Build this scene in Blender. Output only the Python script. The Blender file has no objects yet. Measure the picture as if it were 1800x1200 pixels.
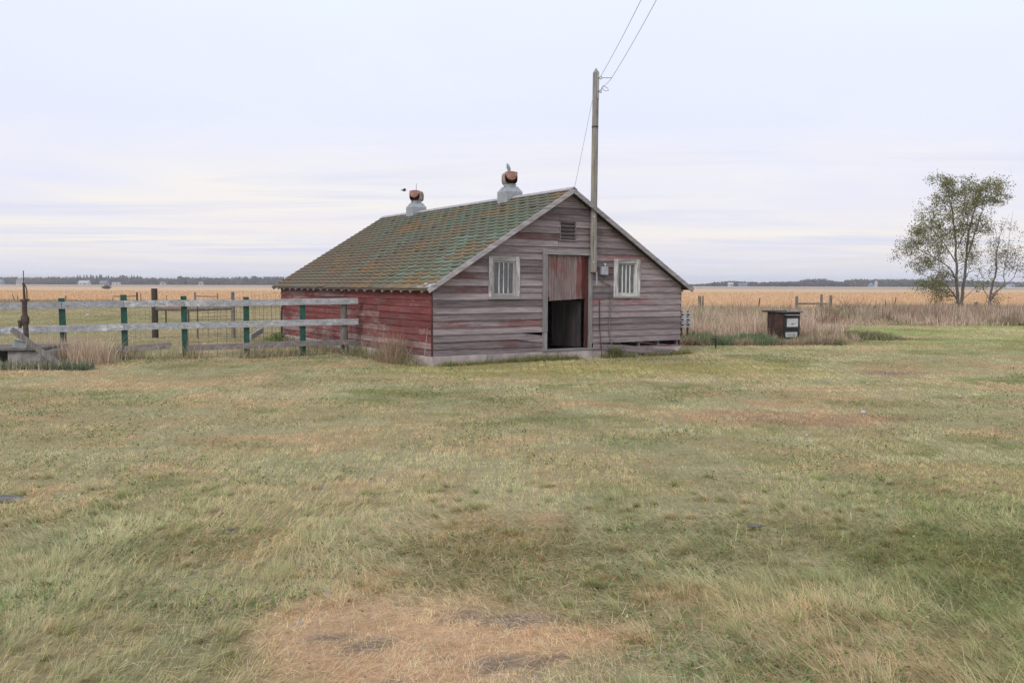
import bpy, math, random
import numpy as np
DEN = True
random.seed(7)
rng = np.random.default_rng(11)
R = math.radians
sc = bpy.context.scene
COL = sc.collection

# ------------------------------------------------------------------ camera
H = 1.65; FOC = 1581.14; PITCH = .0636; ROLL = .0027
cam_d = bpy.data.cameras.new("camera"); cam = bpy.data.objects.new("camera", cam_d); COL.objects.link(cam)
cam_d.sensor_width = 36; cam_d.lens = FOC / 1800 * 36; cam_d.clip_start = .05; cam_d.clip_end = 20000
cam.location = (0, 0, H); cam.rotation_mode = 'XYZ'
from mathutils import Matrix, Vector
cam.matrix_world = Matrix.Translation((0, 0, H)) @ Matrix.Rotation(R(90) - PITCH, 4, 'X') @ Matrix.Rotation(ROLL, 4, 'Z')
sc.camera = cam

def ray(px, py):
    X, Y = px - 900, py - 600
    c, s = math.cos(ROLL), math.sin(ROLL); X, Y = X * c + Y * s, -X * s + Y * c
    c, s = math.cos(PITCH), math.sin(PITCH); u = -Y / FOC
    return Vector((X / FOC, c + u * s, -s + u * c))
def gp(px, py, z=0.0):            # ground point seen at a photo pixel
    r = ray(px, py); t = (z - H) / r.z; return Vector((r.x * t, r.y * t, z))
def at(px, py, Y):                # point at depth Y seen at a photo pixel
    r = ray(px, py); t = Y / r.y; return Vector((r.x * t, Y, H + r.z * t))
def lx(px, Y): return at(px, 500, Y).x

# ------------------------------------------------------------------ noise (numpy)
def _h(ix, iy, s):
    n = (ix.astype(np.int64) * 374761393 + iy.astype(np.int64) * 668265263 + s * 1274126177) & 0xffffffff
    n = ((n ^ (n >> 13)) * 1274126177) & 0xffffffff
    return ((n ^ (n >> 16)) & 0xffff) / 65535.0
def vnoise(x, y, s=0):
    x = np.asarray(x, float); y = np.asarray(y, float)
    ix = np.floor(x); iy = np.floor(y); fx = x - ix; fy = y - iy
    fx = fx * fx * (3 - 2 * fx); fy = fy * fy * (3 - 2 * fy)
    a = _h(ix, iy, s); b = _h(ix + 1, iy, s); c = _h(ix, iy + 1, s); d = _h(ix + 1, iy + 1, s)
    return (a * (1 - fx) + b * fx) * (1 - fy) + (c * (1 - fx) + d * fx) * fy
def fbm(x, y, s=0, o=4):
    x = np.asarray(x, float); y = np.asarray(y, float)
    t = 0; a = .5; n = 0
    for k in range(o):
        t = t + a * vnoise(x * 2 ** k + 17.3 * k, y * 2 ** k - 9.1 * k, s + k); n += a; a *= .5
    return t / n
def sm(e0, e1, v):
    t = np.clip((v - e0) / (e1 - e0), 0, 1); return t * t * (3 - 2 * t)
def mix(a, b, t):
    return a * (1 - t[..., None]) + np.asarray(b) * t[..., None]
def hgt(x, y):                    # gentle unevenness of the yard
    x = np.asarray(x, float); y = np.asarray(y, float)
    d = np.hypot(x, y)
    z = .05 * (fbm(x * .35, y * .35, 3, 2) - .5) * sm(150, 40, d)
    near = sm(14, 6, d)
    return z + near * .055 * (fbm(x * 1.6, y * 1.6, 5, 3) - .5)

# ------------------------------------------------------------------ object helpers
def tag(o, label=None, cat=None, group=None, kind=None):
    if label: o['label'] = label
    if cat: o['category'] = cat
    if group: o['group'] = group
    if kind: o['kind'] = kind
    return o
def empty(name, loc=(0, 0, 0), rz=0.0):
    o = bpy.data.objects.new(name, None); COL.objects.link(o); o.location = loc; o.rotation_euler = (0, 0, rz)
    o.empty_display_size = .2
    return o
def children(o): return [c for c in bpy.data.objects if c.parent is o]
def copy_tree(o, parent=None):
    kids = children(o)
    c = o.copy(); COL.objects.link(c)
    if parent: c.parent = parent
    for k in kids: copy_tree(k, c)
    return c

class MB:
    def __init__(s): s.v = []; s.f = []; s.c = []
    def poly(s, pts, col=None):
        b = len(s.v); s.v += [tuple(p) for p in pts]; s.f.append(tuple(range(b, b + len(pts))))
        s.c += [col if col is not None else (.5, .5, .5)] * len(pts)
    def mesh(s, verts, faces, col=None):
        b = len(s.v); s.v += [tuple(p) for p in verts]; s.f += [tuple(i + b for i in f) for f in faces]
        s.c += [col if col is not None else (.5, .5, .5)] * len(verts)
    def box(s, a, b, col=None, M=None):
        x0, y0, z0 = a; x1, y1, z1 = b
        V = [Vector(p) for p in ((x0,y0,z0),(x1,y0,z0),(x1,y1,z0),(x0,y1,z0),(x0,y0,z1),(x1,y0,z1),(x1,y1,z1),(x0,y1,z1))]
        if M: V = [M @ p for p in V]
        s.mesh(V, [(0,3,2,1),(4,5,6,7),(0,1,5,4),(1,2,6,5),(2,3,7,6),(3,0,4,7)], col)
    def bar(s, p, q, w, h, col=None, n=1, jit=0, up=(0, 0, 1)):      # rectangular board from p to q
        p = Vector(p); q = Vector(q); d = (q - p).normalized(); u = Vector(up)
        sd = d.cross(u).normalized(); u2 = sd.cross(d).normalized()
        V = []; Fc = []
        for i in range(n + 1):
            c = p.lerp(q, i / n) + sd * random.uniform(-jit, jit) + u2 * random.uniform(-jit, jit)
            V += [c - sd*w/2 - u2*h/2, c + sd*w/2 - u2*h/2, c + sd*w/2 + u2*h/2, c - sd*w/2 + u2*h/2]
            if i:
                a = 4 * (i - 1)
                for k in range(4): Fc.append((a + k, a + (k + 1) % 4, a + 4 + (k + 1) % 4, a + 4 + k))
        Fc += [(3, 2, 1, 0), (4*n, 4*n+1, 4*n+2, 4*n+3)]
        s.mesh(V, Fc, col)
    def tube(s, pts, rad, n=8, col=None, cap=True):
        pts = [Vector(p) for p in pts]
        if not hasattr(rad, '__len__'): rad = [rad] * len(pts)
        V = []; Fc = []; prev = None
        for i, p in enumerate(pts):
            d = (pts[min(i + 1, len(pts) - 1)] - pts[max(i - 1, 0)]).normalized()
            if prev is None: a = d.orthogonal().normalized()
            else: a = (prev - d * prev.dot(d)).normalized()
            prev = a; b = d.cross(a)
            for k in range(n):
                t = 2 * math.pi * k / n; V.append(p + (a * math.cos(t) + b * math.sin(t)) * rad[i])
            if i:
                o = (i - 1) * n
                for k in range(n): Fc.append((o + k, o + (k + 1) % n, o + n + (k + 1) % n, o + n + k))
        if cap: Fc += [tuple(range(n))[::-1], tuple((len(pts) - 1) * n + k for k in range(n))]
        s.mesh(V, Fc, col)
    def lathe(s, prof, c=(0, 0, 0), n=16, col=None):                # prof: (r, z)
        V = []; Fc = []
        for r, z in prof:
            for k in range(n):
                t = 2 * math.pi * k / n; V.append((c[0] + r * math.cos(t), c[1] + r * math.sin(t), c[2] + z))
        for i in range(len(prof) - 1):
            for k in range(n): Fc.append((i*n+k, i*n+(k+1)%n, (i+1)*n+(k+1)%n, (i+1)*n+k))
        Fc += [tuple(range(n))[::-1], tuple((len(prof) - 1) * n + k for k in range(n))]
        s.mesh(V, Fc, col)
    def build(s, name, mat, parent=None, smooth=False, bevel=0):
        me = bpy.data.meshes.new(name); me.from_pydata(s.v, [], s.f)
        ca = me.color_attributes.new('Col', 'FLOAT_COLOR', 'POINT')
        ca.data.foreach_set('color', np.array([(c[0], c[1], c[2], 1) for c in s.c], np.float32).ravel())
        me.materials.append(mat); me.update()
        if smooth: me.polygons.foreach_set('use_smooth', [True] * len(me.polygons))
        o = bpy.data.objects.new(name, me); COL.objects.link(o)
        if parent: o.parent = parent
        if bevel:
            m = o.modifiers.new('bevel', 'BEVEL'); m.width = bevel; m.segments = 2; m.limit_method = 'ANGLE'
        return o

def np_mesh(name, V, faces, col, mat, parent=None):
    """V (n,3), faces: list of index arrays (m,k), col (n,3)"""
    me = bpy.data.meshes.new(name)
    me.vertices.add(len(V)); me.vertices.foreach_set('co', V.astype(np.float32).ravel())
    loops = np.concatenate([f.ravel() for f in faces]).astype(np.int32)
    starts = []; o = 0
    for f in faces:
        starts.append(o + np.arange(len(f)) * f.shape[1]); o += f.size
    starts = np.concatenate(starts).astype(np.int32)
    me.loops.add(len(loops)); me.loops.foreach_set('vertex_index', loops)
    me.polygons.add(len(starts)); me.polygons.foreach_set('loop_start', starts)
    me.update(calc_edges=True)
    ca = me.color_attributes.new('Col', 'BYTE_COLOR', 'POINT')
    c4 = np.ones((len(V), 4), np.float32); c4[:, :3] = np.clip(col, 0, 1)
    ca.data.foreach_set('color', c4.ravel())
    me.materials.append(mat)
    ob = bpy.data.objects.new(name, me); COL.objects.link(ob)
    if parent: ob.parent = parent
    return ob

# ------------------------------------------------------------------ materials
class NT:
    def __init__(s, name):
        s.m = bpy.data.materials.new(name); s.m.use_nodes = True; s.t = s.m.node_tree; s.t.nodes.clear()
        s.out = s.n('ShaderNodeOutputMaterial')
    def n(s, typ, ins=None, **kw):
        x = s.t.nodes.new(typ)
        for k, v in kw.items(): setattr(x, k, v)
        for k, v in (ins or {}).items():
            if isinstance(v, bpy.types.NodeSocket): s.t.links.new(v, x.inputs[k])
            else: x.inputs[k].default_value = v
        return x
    def coords(s, scale=(1, 1, 1), kind='Object'):
        tc = s.n('ShaderNodeTexCoord'); return s.n('ShaderNodeMapping', {'Vector': tc.outputs[kind], 'Scale': scale}).outputs[0]
    def noise(s, vec, scale, detail=4, rough=.6, dist=0):
        return s.n('ShaderNodeTexNoise', {'Vector': vec, 'Scale': scale, 'Detail': detail, 'Roughness': rough, 'Distortion': dist}).outputs['Fac']
    def ramp(s, fac, stops):
        r = s.n('ShaderNodeValToRGB', {'Fac': fac}); e = r.color_ramp.elements
        while len(e) < len(stops): e.new(.5)
        for i, (p, c) in enumerate(stops):
            e[i].position = p; e[i].color = (c, c, c, 1) if not hasattr(c, '__len__') else (*c, 1)
        return r.outputs['Color']
    def mixc(s, fac, a, b, mode='MIX'):
        x = s.n('ShaderNodeMix', data_type='RGBA', blend_type=mode)
        for i, v in ((0, fac), (6, a), (7, b)):
            if isinstance(v, bpy.types.NodeSocket): s.t.links.new(v, x.inputs[i])
            else: x.inputs[i].default_value = v if i == 0 else (*v, 1) if len(v) == 3 else v
        return x.outputs[2]
    def math(s, op, a, b=0.0, clamp=False):
        x = s.n('ShaderNodeMath', operation=op, use_clamp=clamp)
        for i, v in ((0, a), (1, b)):
            if isinstance(v, bpy.types.NodeSocket): s.t.links.new(v, x.inputs[i])
            else: x.inputs[i].default_value = v
        return x.outputs[0]
    def attr(s): return s.n('ShaderNodeAttribute', attribute_name='Col').outputs['Color']
    def bsdf(s, col, rough=.9, bump=None, bstr=.3, bdist=.01, metal=0, spec=.2):
        ins = {'Base Color': col if isinstance(col, bpy.types.NodeSocket) else (*col, 1), 'Roughness': rough, 'Metallic': metal, 'Specular IOR Level': spec}
        if bump is not None:
            ins['Normal'] = s.n('ShaderNodeBump', {'Height': bump, 'Strength': bstr, 'Distance': bdist}).outputs[0]
        b = s.n('ShaderNodeBsdfPrincipled', ins); s.t.links.new(b.outputs[0], s.out.inputs[0]); return s.m

def wood(name, c1, c2, axis=0, paint=None, amt=.5, dirt=None, gs=30, mott=.32):
    """weathered boards; grain runs along axis; the vertex colour makes each board a bit lighter or darker"""
    t = NT(name)
    sc_ = [gs] * 3; sc_[axis] = 1.1
    g = t.noise(t.coords(tuple(sc_)), 1.0, 6, .7, .3)
    sc2 = [gs * 3] * 3; sc2[axis] = 3
    g2 = t.noise(t.coords(tuple(sc2)), 1.0, 3, .6)
    col = t.ramp(g, [(.28, c1), (.72, c2)])
    col = t.mixc(t.ramp(g2, [(.30, .75), (.45, 0)]), col, tuple(x * .45 for x in c1))
    if paint:
        sc3 = [9] * 3; sc3[axis] = 1.2
        big = t.noise(t.coords(), .9, 3, .6)
        fine = t.noise(t.coords(tuple(sc3)), 2.0, 8, .8)
        a = t.n('ShaderNodeSeparateColor', {0: t.attr()}).outputs[1]
        s_ = t.math('ADD', t.math('ADD', t.math('MULTIPLY', big, .9), t.math('MULTIPLY', fine, 1.1)), t.math('MULTIPLY', a, .55))
        msk = t.ramp(t.math('SUBTRACT', s_, 1.28 - amt + .5, clamp=True), [(.0, 0), (.14, 1)])
        pv = t.mixc(g, tuple(x * .75 for x in paint), tuple(min(1, x * 1.25) for x in paint))
        col = t.mixc(msk, col, pv)
    if dirt:
        dm = t.ramp(t.noise(t.coords(), 1.7, 6, .7), [(.5, 0), (.72, .8)])
        col = t.mixc(dm, col, dirt)
    sc4 = [13] * 3; sc4[axis] = 1.7
    mid = t.noise(t.coords(tuple(sc4)), 1.0, 5, .75, .4); col = t.mixc(1.0, col, t.ramp(mid, [(.3, 1 - mott), (.68, 1 + mott * .75)]), 'MULTIPLY')
    sc5 = [34] * 3; sc5[axis] = .9
    crk = t.noise(t.coords(tuple(sc5)), 1.0, 2, .5, .6); col = t.mixc(t.ramp(crk, [(.27, .8), (.33, 0)]), col, tuple(x * .35 for x in c1))
    a = t.n('ShaderNodeSeparateColor', {0: t.attr()}).outputs[0]
    col = t.mixc(1.0, col, t.ramp(a, [(0, .62), (.5, 1.0), (1, 1.4)]), 'MULTIPLY')
    return t.bsdf(col, .92, g, .55, .006, spec=.12)

def plain(name, c1, c2, scale=8, rough=.85, metal=0, bstr=.2, spec=.25, stops=(.35, .65), use_attr=False):
    t = NT(name); g = t.noise(t.coords(), scale, 6, .65)
    col = t.ramp(g, [(stops[0], c1), (stops[1], c2)])
    if use_attr: col = t.mixc(1.0, col, t.attr(), 'MULTIPLY')
    return t.bsdf(col, rough, g, bstr, .01, metal, spec)

def leafmat(name, trans=.25):
    t = NT(name); c = t.attr()
    d = t.n('ShaderNodeBsdfDiffuse', {'Color': c}); tr = t.n('ShaderNodeBsdfTranslucent', {'Color': c})
    m = t.n('ShaderNodeMixShader', {0: trans, 1: d.outputs[0], 2: tr.outputs[0]}); t.t.links.new(m.outputs[0], t.out.inputs[0]); return t.m

GREYW = ((.125, .105, .108), (.30, .262, .268))
M = {}
M['front'] = wood('weathered_grey_red_siding', (.165, .130, .132), (.38, .320, .322), 0, (.225, .115, .108), .37, mott=.26)
M['side'] = wood('flaking_red_siding', (.19, .12, .11), (.38, .255, .24), 1, (.195, .062, .058), .70, (.135, .10, .085), mott=.38)
M['trim'] = wood('bare_grey_trim_upright', (.24, .225, .215), (.52, .50, .475), 2, (.66, .65, .62), .40, gs=26)
M['trimh'] = wood('bare_grey_trim_level', (.24, .225, .215), (.50, .48, .455), 0, (.62, .6, .57), .38, gs=26)
M['jamb'] = wood('bare_grey_door_trim', (.17, .155, .15), (.37, .345, .335), 2, None)
M['jambh'] = wood('bare_grey_door_lintel', (.19, .175, .17), (.42, .39, .38), 0, None)
M['door'] = wood('weathered_door_planks', (.16, .115, .11), (.37, .285, .27), 2, (.225, .085, .078), .46, mott=.40)
M['doorred'] = wood('red_door_strip', (.10, .045, .04), (.19, .08, .075), 2, (.14, .038, .034), .55, mott=.5)
M['rake'] = wood('grey_rake_board', (.27, .24, .245), (.50, .455, .46), 0, None, gs=22)
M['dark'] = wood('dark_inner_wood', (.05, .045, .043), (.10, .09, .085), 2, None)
M['leafwood_shade'] = wood('shade_darkened_door_planks', (.035, .029, .028), (.085, .07, .066), 2, (.13, .05, .045), .3)  # plank colour darkened to paint in the shade inside the doorway
M['rail'] = wood('silver_grey_rail', (.26, .26, .265), (.52, .52, .525), 0, (.62, .62, .62), .35, gs=24)
M['railb'] = wood('brown_grey_rail', (.19, .165, .155), (.38, .34, .325), 0, None, gs=24)
M['postw'] = wood('old_round_post', (.13, .115, .10), (.30, .275, .25), 2, None, gs=24)
M['postd'] = wood('dark_creosote_post', (.045, .036, .03), (.12, .10, .088), 2, None, gs=24)
M['pole'] = wood('grey_utility_pole', (.20, .185, .16), (.42, .395, .355), 2, None, dirt=(.21, .19, .10), gs=26)
M['green'] = plain('green_painted_post', (.010, .060, .042), (.028, .105, .078), 11, .6, spec=.4)
M['conc'] = plain('old_concrete', (.34, .28, .26), (.56, .475, .445), 3.5, .95, bstr=.6)
M['conc2'] = plain('well_concrete', (.22, .20, .185), (.44, .41, .385), 5, .95, bstr=.6)
M['rust'] = plain('rusty_iron', (.055, .038, .033), (.14, .095, .08), 12, .85)
M['rustdark'] = plain('dark_rusty_stove_steel', (.022, .015, .013), (.12, .055, .032), 6, .7, spec=.4)
M['stove_edge'] = plain('blackened_steel', (.012, .011, .011), (.04, .033, .03), 9, .6, spec=.5)
M['enamel'] = plain('chipped_white_enamel', (.50, .50, .49), (.70, .70, .69), 6, .4, spec=.5)
M['galv'] = plain('galvanised_sheet', (.27, .285, .295), (.42, .435, .445), 7, .55, .25, spec=.5)
M['copper'] = plain('rusted_cowl_sheet', (.22, .10, .07), (.38, .21, .165), 9, .75)
M['hood'] = plain('rust_stained_hood', (.30, .155, .11), (.36, .345, .335), 5, .7, stops=(.44, .60))
M['coppin'] = plain('rusted_inside_sheet', (.10, .045, .025), (.22, .10, .055), 12, .8)
M['box'] = plain('pale_grey_box_paint', (.32, .33, .36), (.44, .45, .49), 12, .6, spec=.4)
M['birdbox'] = plain('blue_grey_box_paint', (.26, .31, .31), (.40, .45, .45), 12, .7)
M['wire'] = plain('rusty_wire', (.07, .045, .035), (.13, .09, .07), 30, .8)
M['cable'] = plain('grey_cable', (.12, .12, .13), (.18, .18, .20), 30, .6)
M['orange'] = plain('orange_plank_paint', (.42, .10, .045), (.58, .17, .08), 8, .8)
M['white'] = plain('white_wall_paint', (.42, .42, .43), (.52, .52, .53), 2, .8)
M['blue'] = plain('blue_grey_steel', (.17, .22, .29), (.23, .28, .35), 2, .6)
M['darkroof'] = plain('grey_roofing', (.18, .18, .19), (.26, .26, .27), 2, .8)
M['stone'] = plain('flat_grey_stone', (.12, .112, .10), (.21, .20, .18), 14, 1.0, spec=.05)
M['mark'] = plain('dark_print', (.03, .03, .03), (.06, .06, .06), 20, .6)
M['grass'] = leafmat('grass_blades', .22)
M['leaf'] = leafmat('leaves', .3)
M['bark'] = wood('grey_bark', (.13, .115, .105), (.27, .245, .23), 2, None, gs=14)
t = NT('dusty_window_glass')
M['glass'] = t.bsdf(t.ramp(t.noise(t.coords(), 6, 5, .7), [(.35, (.10, .105, .12)), (.7, (.19, .195, .21))]), .18, spec=.5)

# roof shingle material
t = NT('mossy_green_hex_shingles'); c = t.attr()
fn = t.noise(t.coords(), 42, 5, .75); md = t.noise(t.coords(), 7, 5, .7)
c = t.mixc(1.0, c, t.ramp(fn, [(.25, .68), (.75, 1.3)]), 'MULTIPLY')
c = t.mixc(t.ramp(md, [(.50, 0), (.66, .65)]), c, (.215, .135, .06)); c = t.mixc(t.ramp(t.noise(t.coords(), 1.1, 6, .75), [(.48, 0), (.62, .6)]), c, (.15, .14, .10))
c = t.mixc(t.ramp(t.noise(t.coords(), 23, 4, .7), [(.66, 0), (.72, .5)]), c, (.33, .34, .30))
M['shingle'] = t.bsdf(c, .95, fn, .6, .006, spec=.1)

# ================================================================== THE BARN
TH = .554; W = 6.614; L = 9.815; ZF = .191; ZE = 1.5475; ZR = 3.7035; OE = .19; OG = .212; OB = .18
SL = (ZR - ZE) / (W / 2 + OE)                    # roof slope
barn = empty('hog_barn', (-1.6007, 18.0673, 0), TH)
tag(barn, 'low weathered red and grey barn with a mossy green shingled gable roof', 'barn')
e = .142
def roofz(s): return ZE + (s + OE) * SL if s < W / 2 else ZE + (W + OE - s) * SL
WT = .055                                       # wall top sits this far under the roof surface
def lap_board(mb, p0, p1, z0, z1, n_out, clip0=None, clip1=None, rc=None, sag=0, drop0=0, drop1=0, nw=None):
    """one lapped board between p0 and p1 (2-D points at the wall line); clip gives the top ends when cut by the roof"""
    p0 = Vector((*p0, 0)); p1 = Vector((*p1, 0)); no = Vector((*n_out, 0))
    q0 = Vector((*clip0, 0)) if clip0 else p0; q1 = Vector((*clip1, 0)) if clip1 else p1
    n = nw or max(1, int((p1 - p0).length / .45))
    rc = rc or (random.random(), random.random(), 0)
    ob = .032 + random.uniform(-.003, .004); ot = .006
    V = []; Fc = []
    for i in range(n + 1):
        f = i / n; a = p0.lerp(p1, f); b = q0.lerp(q1, f)
        dz = random.uniform(-.0025, .0025) - sag * 4 * f * (1 - f) + drop0 * (1 - f) + drop1 * f; oo = random.uniform(-.0015, .003)
        V += [a + no * .002 + Vector((0, 0, z0 + dz)), a + no * (ob + oo) + Vector((0, 0, z0 + dz)),
              b + no * (ot + oo * .5) + Vector((0, 0, z1 + dz + .012)), b - no * .006 + Vector((0, 0, z1 + dz + .012))]
        if i:
            k = 4 * (i - 1)
            for j in range(4): Fc.append((k + j, k + (j + 1) % 4, k + 4 + (j + 1) % 4, k + 4 + j))
    Fc += [(3, 2, 1, 0), (4 * n, 4 * n + 1, 4 * n + 2, 4 * n + 3)]
    mb.mesh(V, Fc, rc)

def gable_boards(mb, y, no, openings, skip):
    k = 0; z = ZF
    while z < ZR - .1:
        z1 = z + e
        s0 = 0.0 if z < roofz(0) - WT else (z - ZE + WT) / SL - OE
        t0 = 0.0 if z1 < roofz(0) - WT else (z1 - ZE + WT) / SL - OE
        segs = [(s0, W - s0, t0, W - t0)]
        for (a, b, c, d) in openings:                     # s0 s1 z0 z1
            if z + e * .5 > c and z + e * .5 < d:
                out = []
                for (m0, m1, q0, q1) in segs:
                    if b <= m0 or a >= m1: out.append((m0, m1, q0, q1)); continue
                    if a - m0 > .08: out.append((m0, a, min(q0, a), a))
                    if m1 - b > .08: out.append((b, m1, b, max(q1, b)))
                segs = out
        out = []
        for (m0, m1, q0, q1) in segs:                     # butt joints in the long boards
            if m1 - m0 > 3.2:
                j = m0 + (m1 - m0) * random.uniform(.3, .7); out += [(m0, j - .002, q0, j - .002), (j + .002, m1, j + .002, q1)]
            else: out.append((m0, m1, q0, q1))
        for (m0, m1, q0, q1) in out:
            if q1 - q0 < .03: q0, q1 = (m0 + m1) / 2 - .01, (m0 + m1) / 2 + .01
            r = skip(k, m0, m1)
            if r is None: continue
            d0, d1, dt = r
            lap_board(mb, (m0, y), (m1, y), z, z1 - dt, no, (q0, y), (q1, y), drop0=d0, drop1=d1)
        z = z1; k += 1

mb = MB()
DOOR = (2.72, 3.90, 0, 2.30); WL_ = (1.34, 2.0, 1.36, 2.2); WR_ = (4.63, 5.28, 1.36, 2.2); VT = (3.10, 3.51, 2.62, 3.04)
def skip(k, a, b):
    if k == 0 and a > 3.8: return None                    # the fallen board
    if k == 2 and b < 2.75: return None                     # built below: it has slipped at the door end
    if k == 1 and b < 2.75: return (0, -.028, 0)
    return (0, 0, 0)
def front_op():
    return [(2.66, 3.94, 0, 2.36), (1.33, 2.01, 1.36, 2.2), (4.62, 5.29, 1.36, 2.2), (3.10, 3.51, 2.62, 3.04)]
gable_boards(mb, 0, (0, -1), front_op(), skip)
z2 = ZF + 2 * e; lap_board(mb, (0, 0), (1.98, 0), z2, z2 + e, (0, -1), rc=(.45, .3, 0)); lap_board(mb, (1.982, 0), (2.66, 0), z2, z2 + e, (0, -1), rc=(.45, .3, 0), drop1=-.088, nw=3)
fw_ = mb.build('front_siding', M['front'], barn); fw_['label'] = 'weathered grey and mauve lapped gable siding with gaps by the sill'
mb = MB(); gable_boards(mb, L, (0, 1), [], lambda k, a, b: (0, 0, 0)); mb.build('back_siding', M['side'], barn)
# long side walls
def side_wall(x, no, name):
    mb = MB(); z = ZF; k = 0
    while z < 1.60:
        z1 = min(z + e, 1.655)
        y = 0
        while y < L - .1:
            y1 = min(L, y + random.uniform(2.6, 4.9))
            if L - y1 < 1: y1 = L
            lap_board(mb, (x, y + .002), (x, y1 - .002), z, z1, no, rc=(random.uniform(.2, .75), random.uniform(.2, .9) - (.35 if k < 2 else 0), 0))
            y = y1
        z = z1; k += 1
    return mb.build(name, M['side'], barn)
o = side_wall(0, (-1, 0), 'side_siding'); o['label'] = 'peeling dull red lapped siding under the eave'
side_wall(W, (1, 0), 'side_siding')
# corner boards (thin, red at the near corner)
mb = MB(); mb.box((-.030, -.030, ZF + .004), (-.008, .012, 1.60), (.25, .4, 0)); mb.build('corner_strip', M['doorred'], barn)
mb = MB(); mb.box((W + .002, -.022, ZF + .14), (W + .016, .012, 1.60), (.25, .2, 0)); mb.build('corner_strip', M['doorred'], barn)
# foundation
mb = MB()
def wobble_block(a, b, c=None): mb.box(a, b, (.5, .5, .5))
wobble_block((-.035, -.045, -.15), (1.262, .16, ZF - .004)); wobble_block((1.268, -.041, -.15), (3.30, .16, ZF - .004))
wobble_block((3.304, -.045, -.15), (3.98, .16, ZF - .006)); wobble_block((3.985, -.030, -.15), (W + .035, .16, ZF - .012))
mb.box((-.035, .161, -.15), (.16, L + .04, ZF - .01)); mb.box((W - .16, .161, -.15), (W + .035, L + .04, ZF - .01)); mb.box((.161, L - .16, -.15), (W - .161, L + .04, ZF - .01))
mb.build('foundation', M['conc'], barn, bevel=.012)
# sill timber, studs and inner floor/partition
mb = MB(); mb.bar((4.0, .045, ZF + .012), (W - .02, .045, ZF + .012), .07, .035, (.6, .9, 0), 4, .002)
o = mb.build('sill_plank', M['front'], barn)
for s in (4.55, 5.36, 5.94, W - .08):
    mb = MB(); mb.box((s, .03, ZF + .02), (s + .05, .12, 1.6), (.4, .2, 0)); mb.build('stud', M['jamb'], barn)
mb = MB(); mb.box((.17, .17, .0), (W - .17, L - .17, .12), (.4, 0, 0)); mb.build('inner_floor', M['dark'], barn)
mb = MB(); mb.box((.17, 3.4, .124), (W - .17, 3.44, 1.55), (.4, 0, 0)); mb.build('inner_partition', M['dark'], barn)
mb = MB(); mb.tube([(2.95, 1.9, .12), (2.96, 1.9, .95), (3.0, 1.9, 1.15)], [.16, .14, .05], 10, (.5, .5, 0)); mb.lathe([(.05, 1.15), (.075, 1.2), (.06, 1.28), (.02, 1.31)], (3.02, 1.9, 0), 10)
feeder = mb.build('grain_feeder', M['rust']); feeder.matrix_world = Matrix.Translation((-1.6007, 18.0673, 0)) @ Matrix.Rotation(TH, 4, 'Z')
tag(feeder, 'dim upright feeder standing in the dark just inside the open lower door', 'feeder')

# ---- windows
def window(s0, s1, z0, z1, o0, o1, p0, p1, nb, light):
    """s0.. outer trim, o0.. opening"""
    f = empty('window'); f.parent = barn
    mb = MB(); y0, y1 = -.048, -.004
    tw = .105
    for q0, q1 in ((s0, s0 + tw), (s1 - tw, s1)):
        mb = MB(); mb.box((q0, y0, z0 + .05), (q1, y1, z1), (random.uniform(.45, .7), .8, 0)); mb.build('side_trim', M['trim'], f, bevel=.004)
    mb = MB(); mb.box((s0 + tw + .001, y0 + .003, z1 - .095), (s1 - tw - .001, y1, z1), (.6, .5, 0)); mb.build('head_trim', M['trimh'], f, bevel=.004)
    mb = MB(); mb.box((s0 - .02, y0 - .014, z0), (s1 + .006, .0, z0 + .048), (.45, .3, 0)); mb.build('sill', M['trimh'], f, bevel=.004)
    mb = MB(); a, b = s0 + tw, s1 - tw; zb, zt = z0 + .05, z1 - .096
    for q0, q1 in ((a + .001, a + .035), (b - .05, b - .001)):
        mb = MB(); mb.box((q0, -.024, zb), (q1, .016, zt), (.55, .8, 0)); mb.build('sash_stile', M['trim'], f)
    
    for q0, q1 in ((zb, zb + .075), (zt - .035, zt)):
        mb = MB(); mb.box((a + .036, -.024, q0), (b - .051, .016, q1), (.55, .8, 0)); mb.build('sash_rail', M['trimh'], f)
    a += .036; b -= .051; zb += .076; zt -= .036
    for i in range(nb):
        c = a + (b - a) * (i + 1) / (nb + 1) + random.uniform(-.006, .006)
        mb = MB(); mb.box((c - .008, -.018, zb), (c + .008, .006, zt), (.75, 1, 0)); mb.build('bar', M['trim'], f)
    mb = MB(); mb.box((a - .01, .008, zb - .02), (b + .01, .012, zt + .02)); mb.build('pane', M['glass'], f)
    return f
window(1.291, 2.051, 1.3325, 2.2265, 0, 0, 0, 0, 3, 0)
window(4.576, 5.336, 1.3325, 2.2265, 0, 0, 0, 0, 3, 0)

# ---- louvre
lv = empty('louvre_vent'); lv.parent = barn
mb = MB(); mb.box((3.05, -.040, 2.585), (3.55, .0, 2.6225), (.5, .5, 0)); mb.build('sill', M['front'], lv)
mb = MB(); mb.box((3.085, -.028, 2.623), (3.108, .02, 3.05), (.4, .5, 0)); mb.box((3.502, -.028, 2.623), (3.525, .02, 3.05), (.4, .5, 0)); mb.box((3.085, -.03, 3.051), (3.525, .02, 3.07), (.4, .5, 0))
mb.build('frame', M['front'], lv)
for i in range(5):
    z = 2.635 + i * .084
    mb = MB(); mb.bar((3.109, -.005, z + .02), (3.501, -.005, z + .02), .075, .014, (.35, .5, 0), up=(0, .75, 1)); mb.build('slat', M['front'], lv)
mb = MB(); mb.box((3.09, .05, 2.6), (3.52, .06, 3.06)); mb.build('backing', M['dark'], lv)

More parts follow.
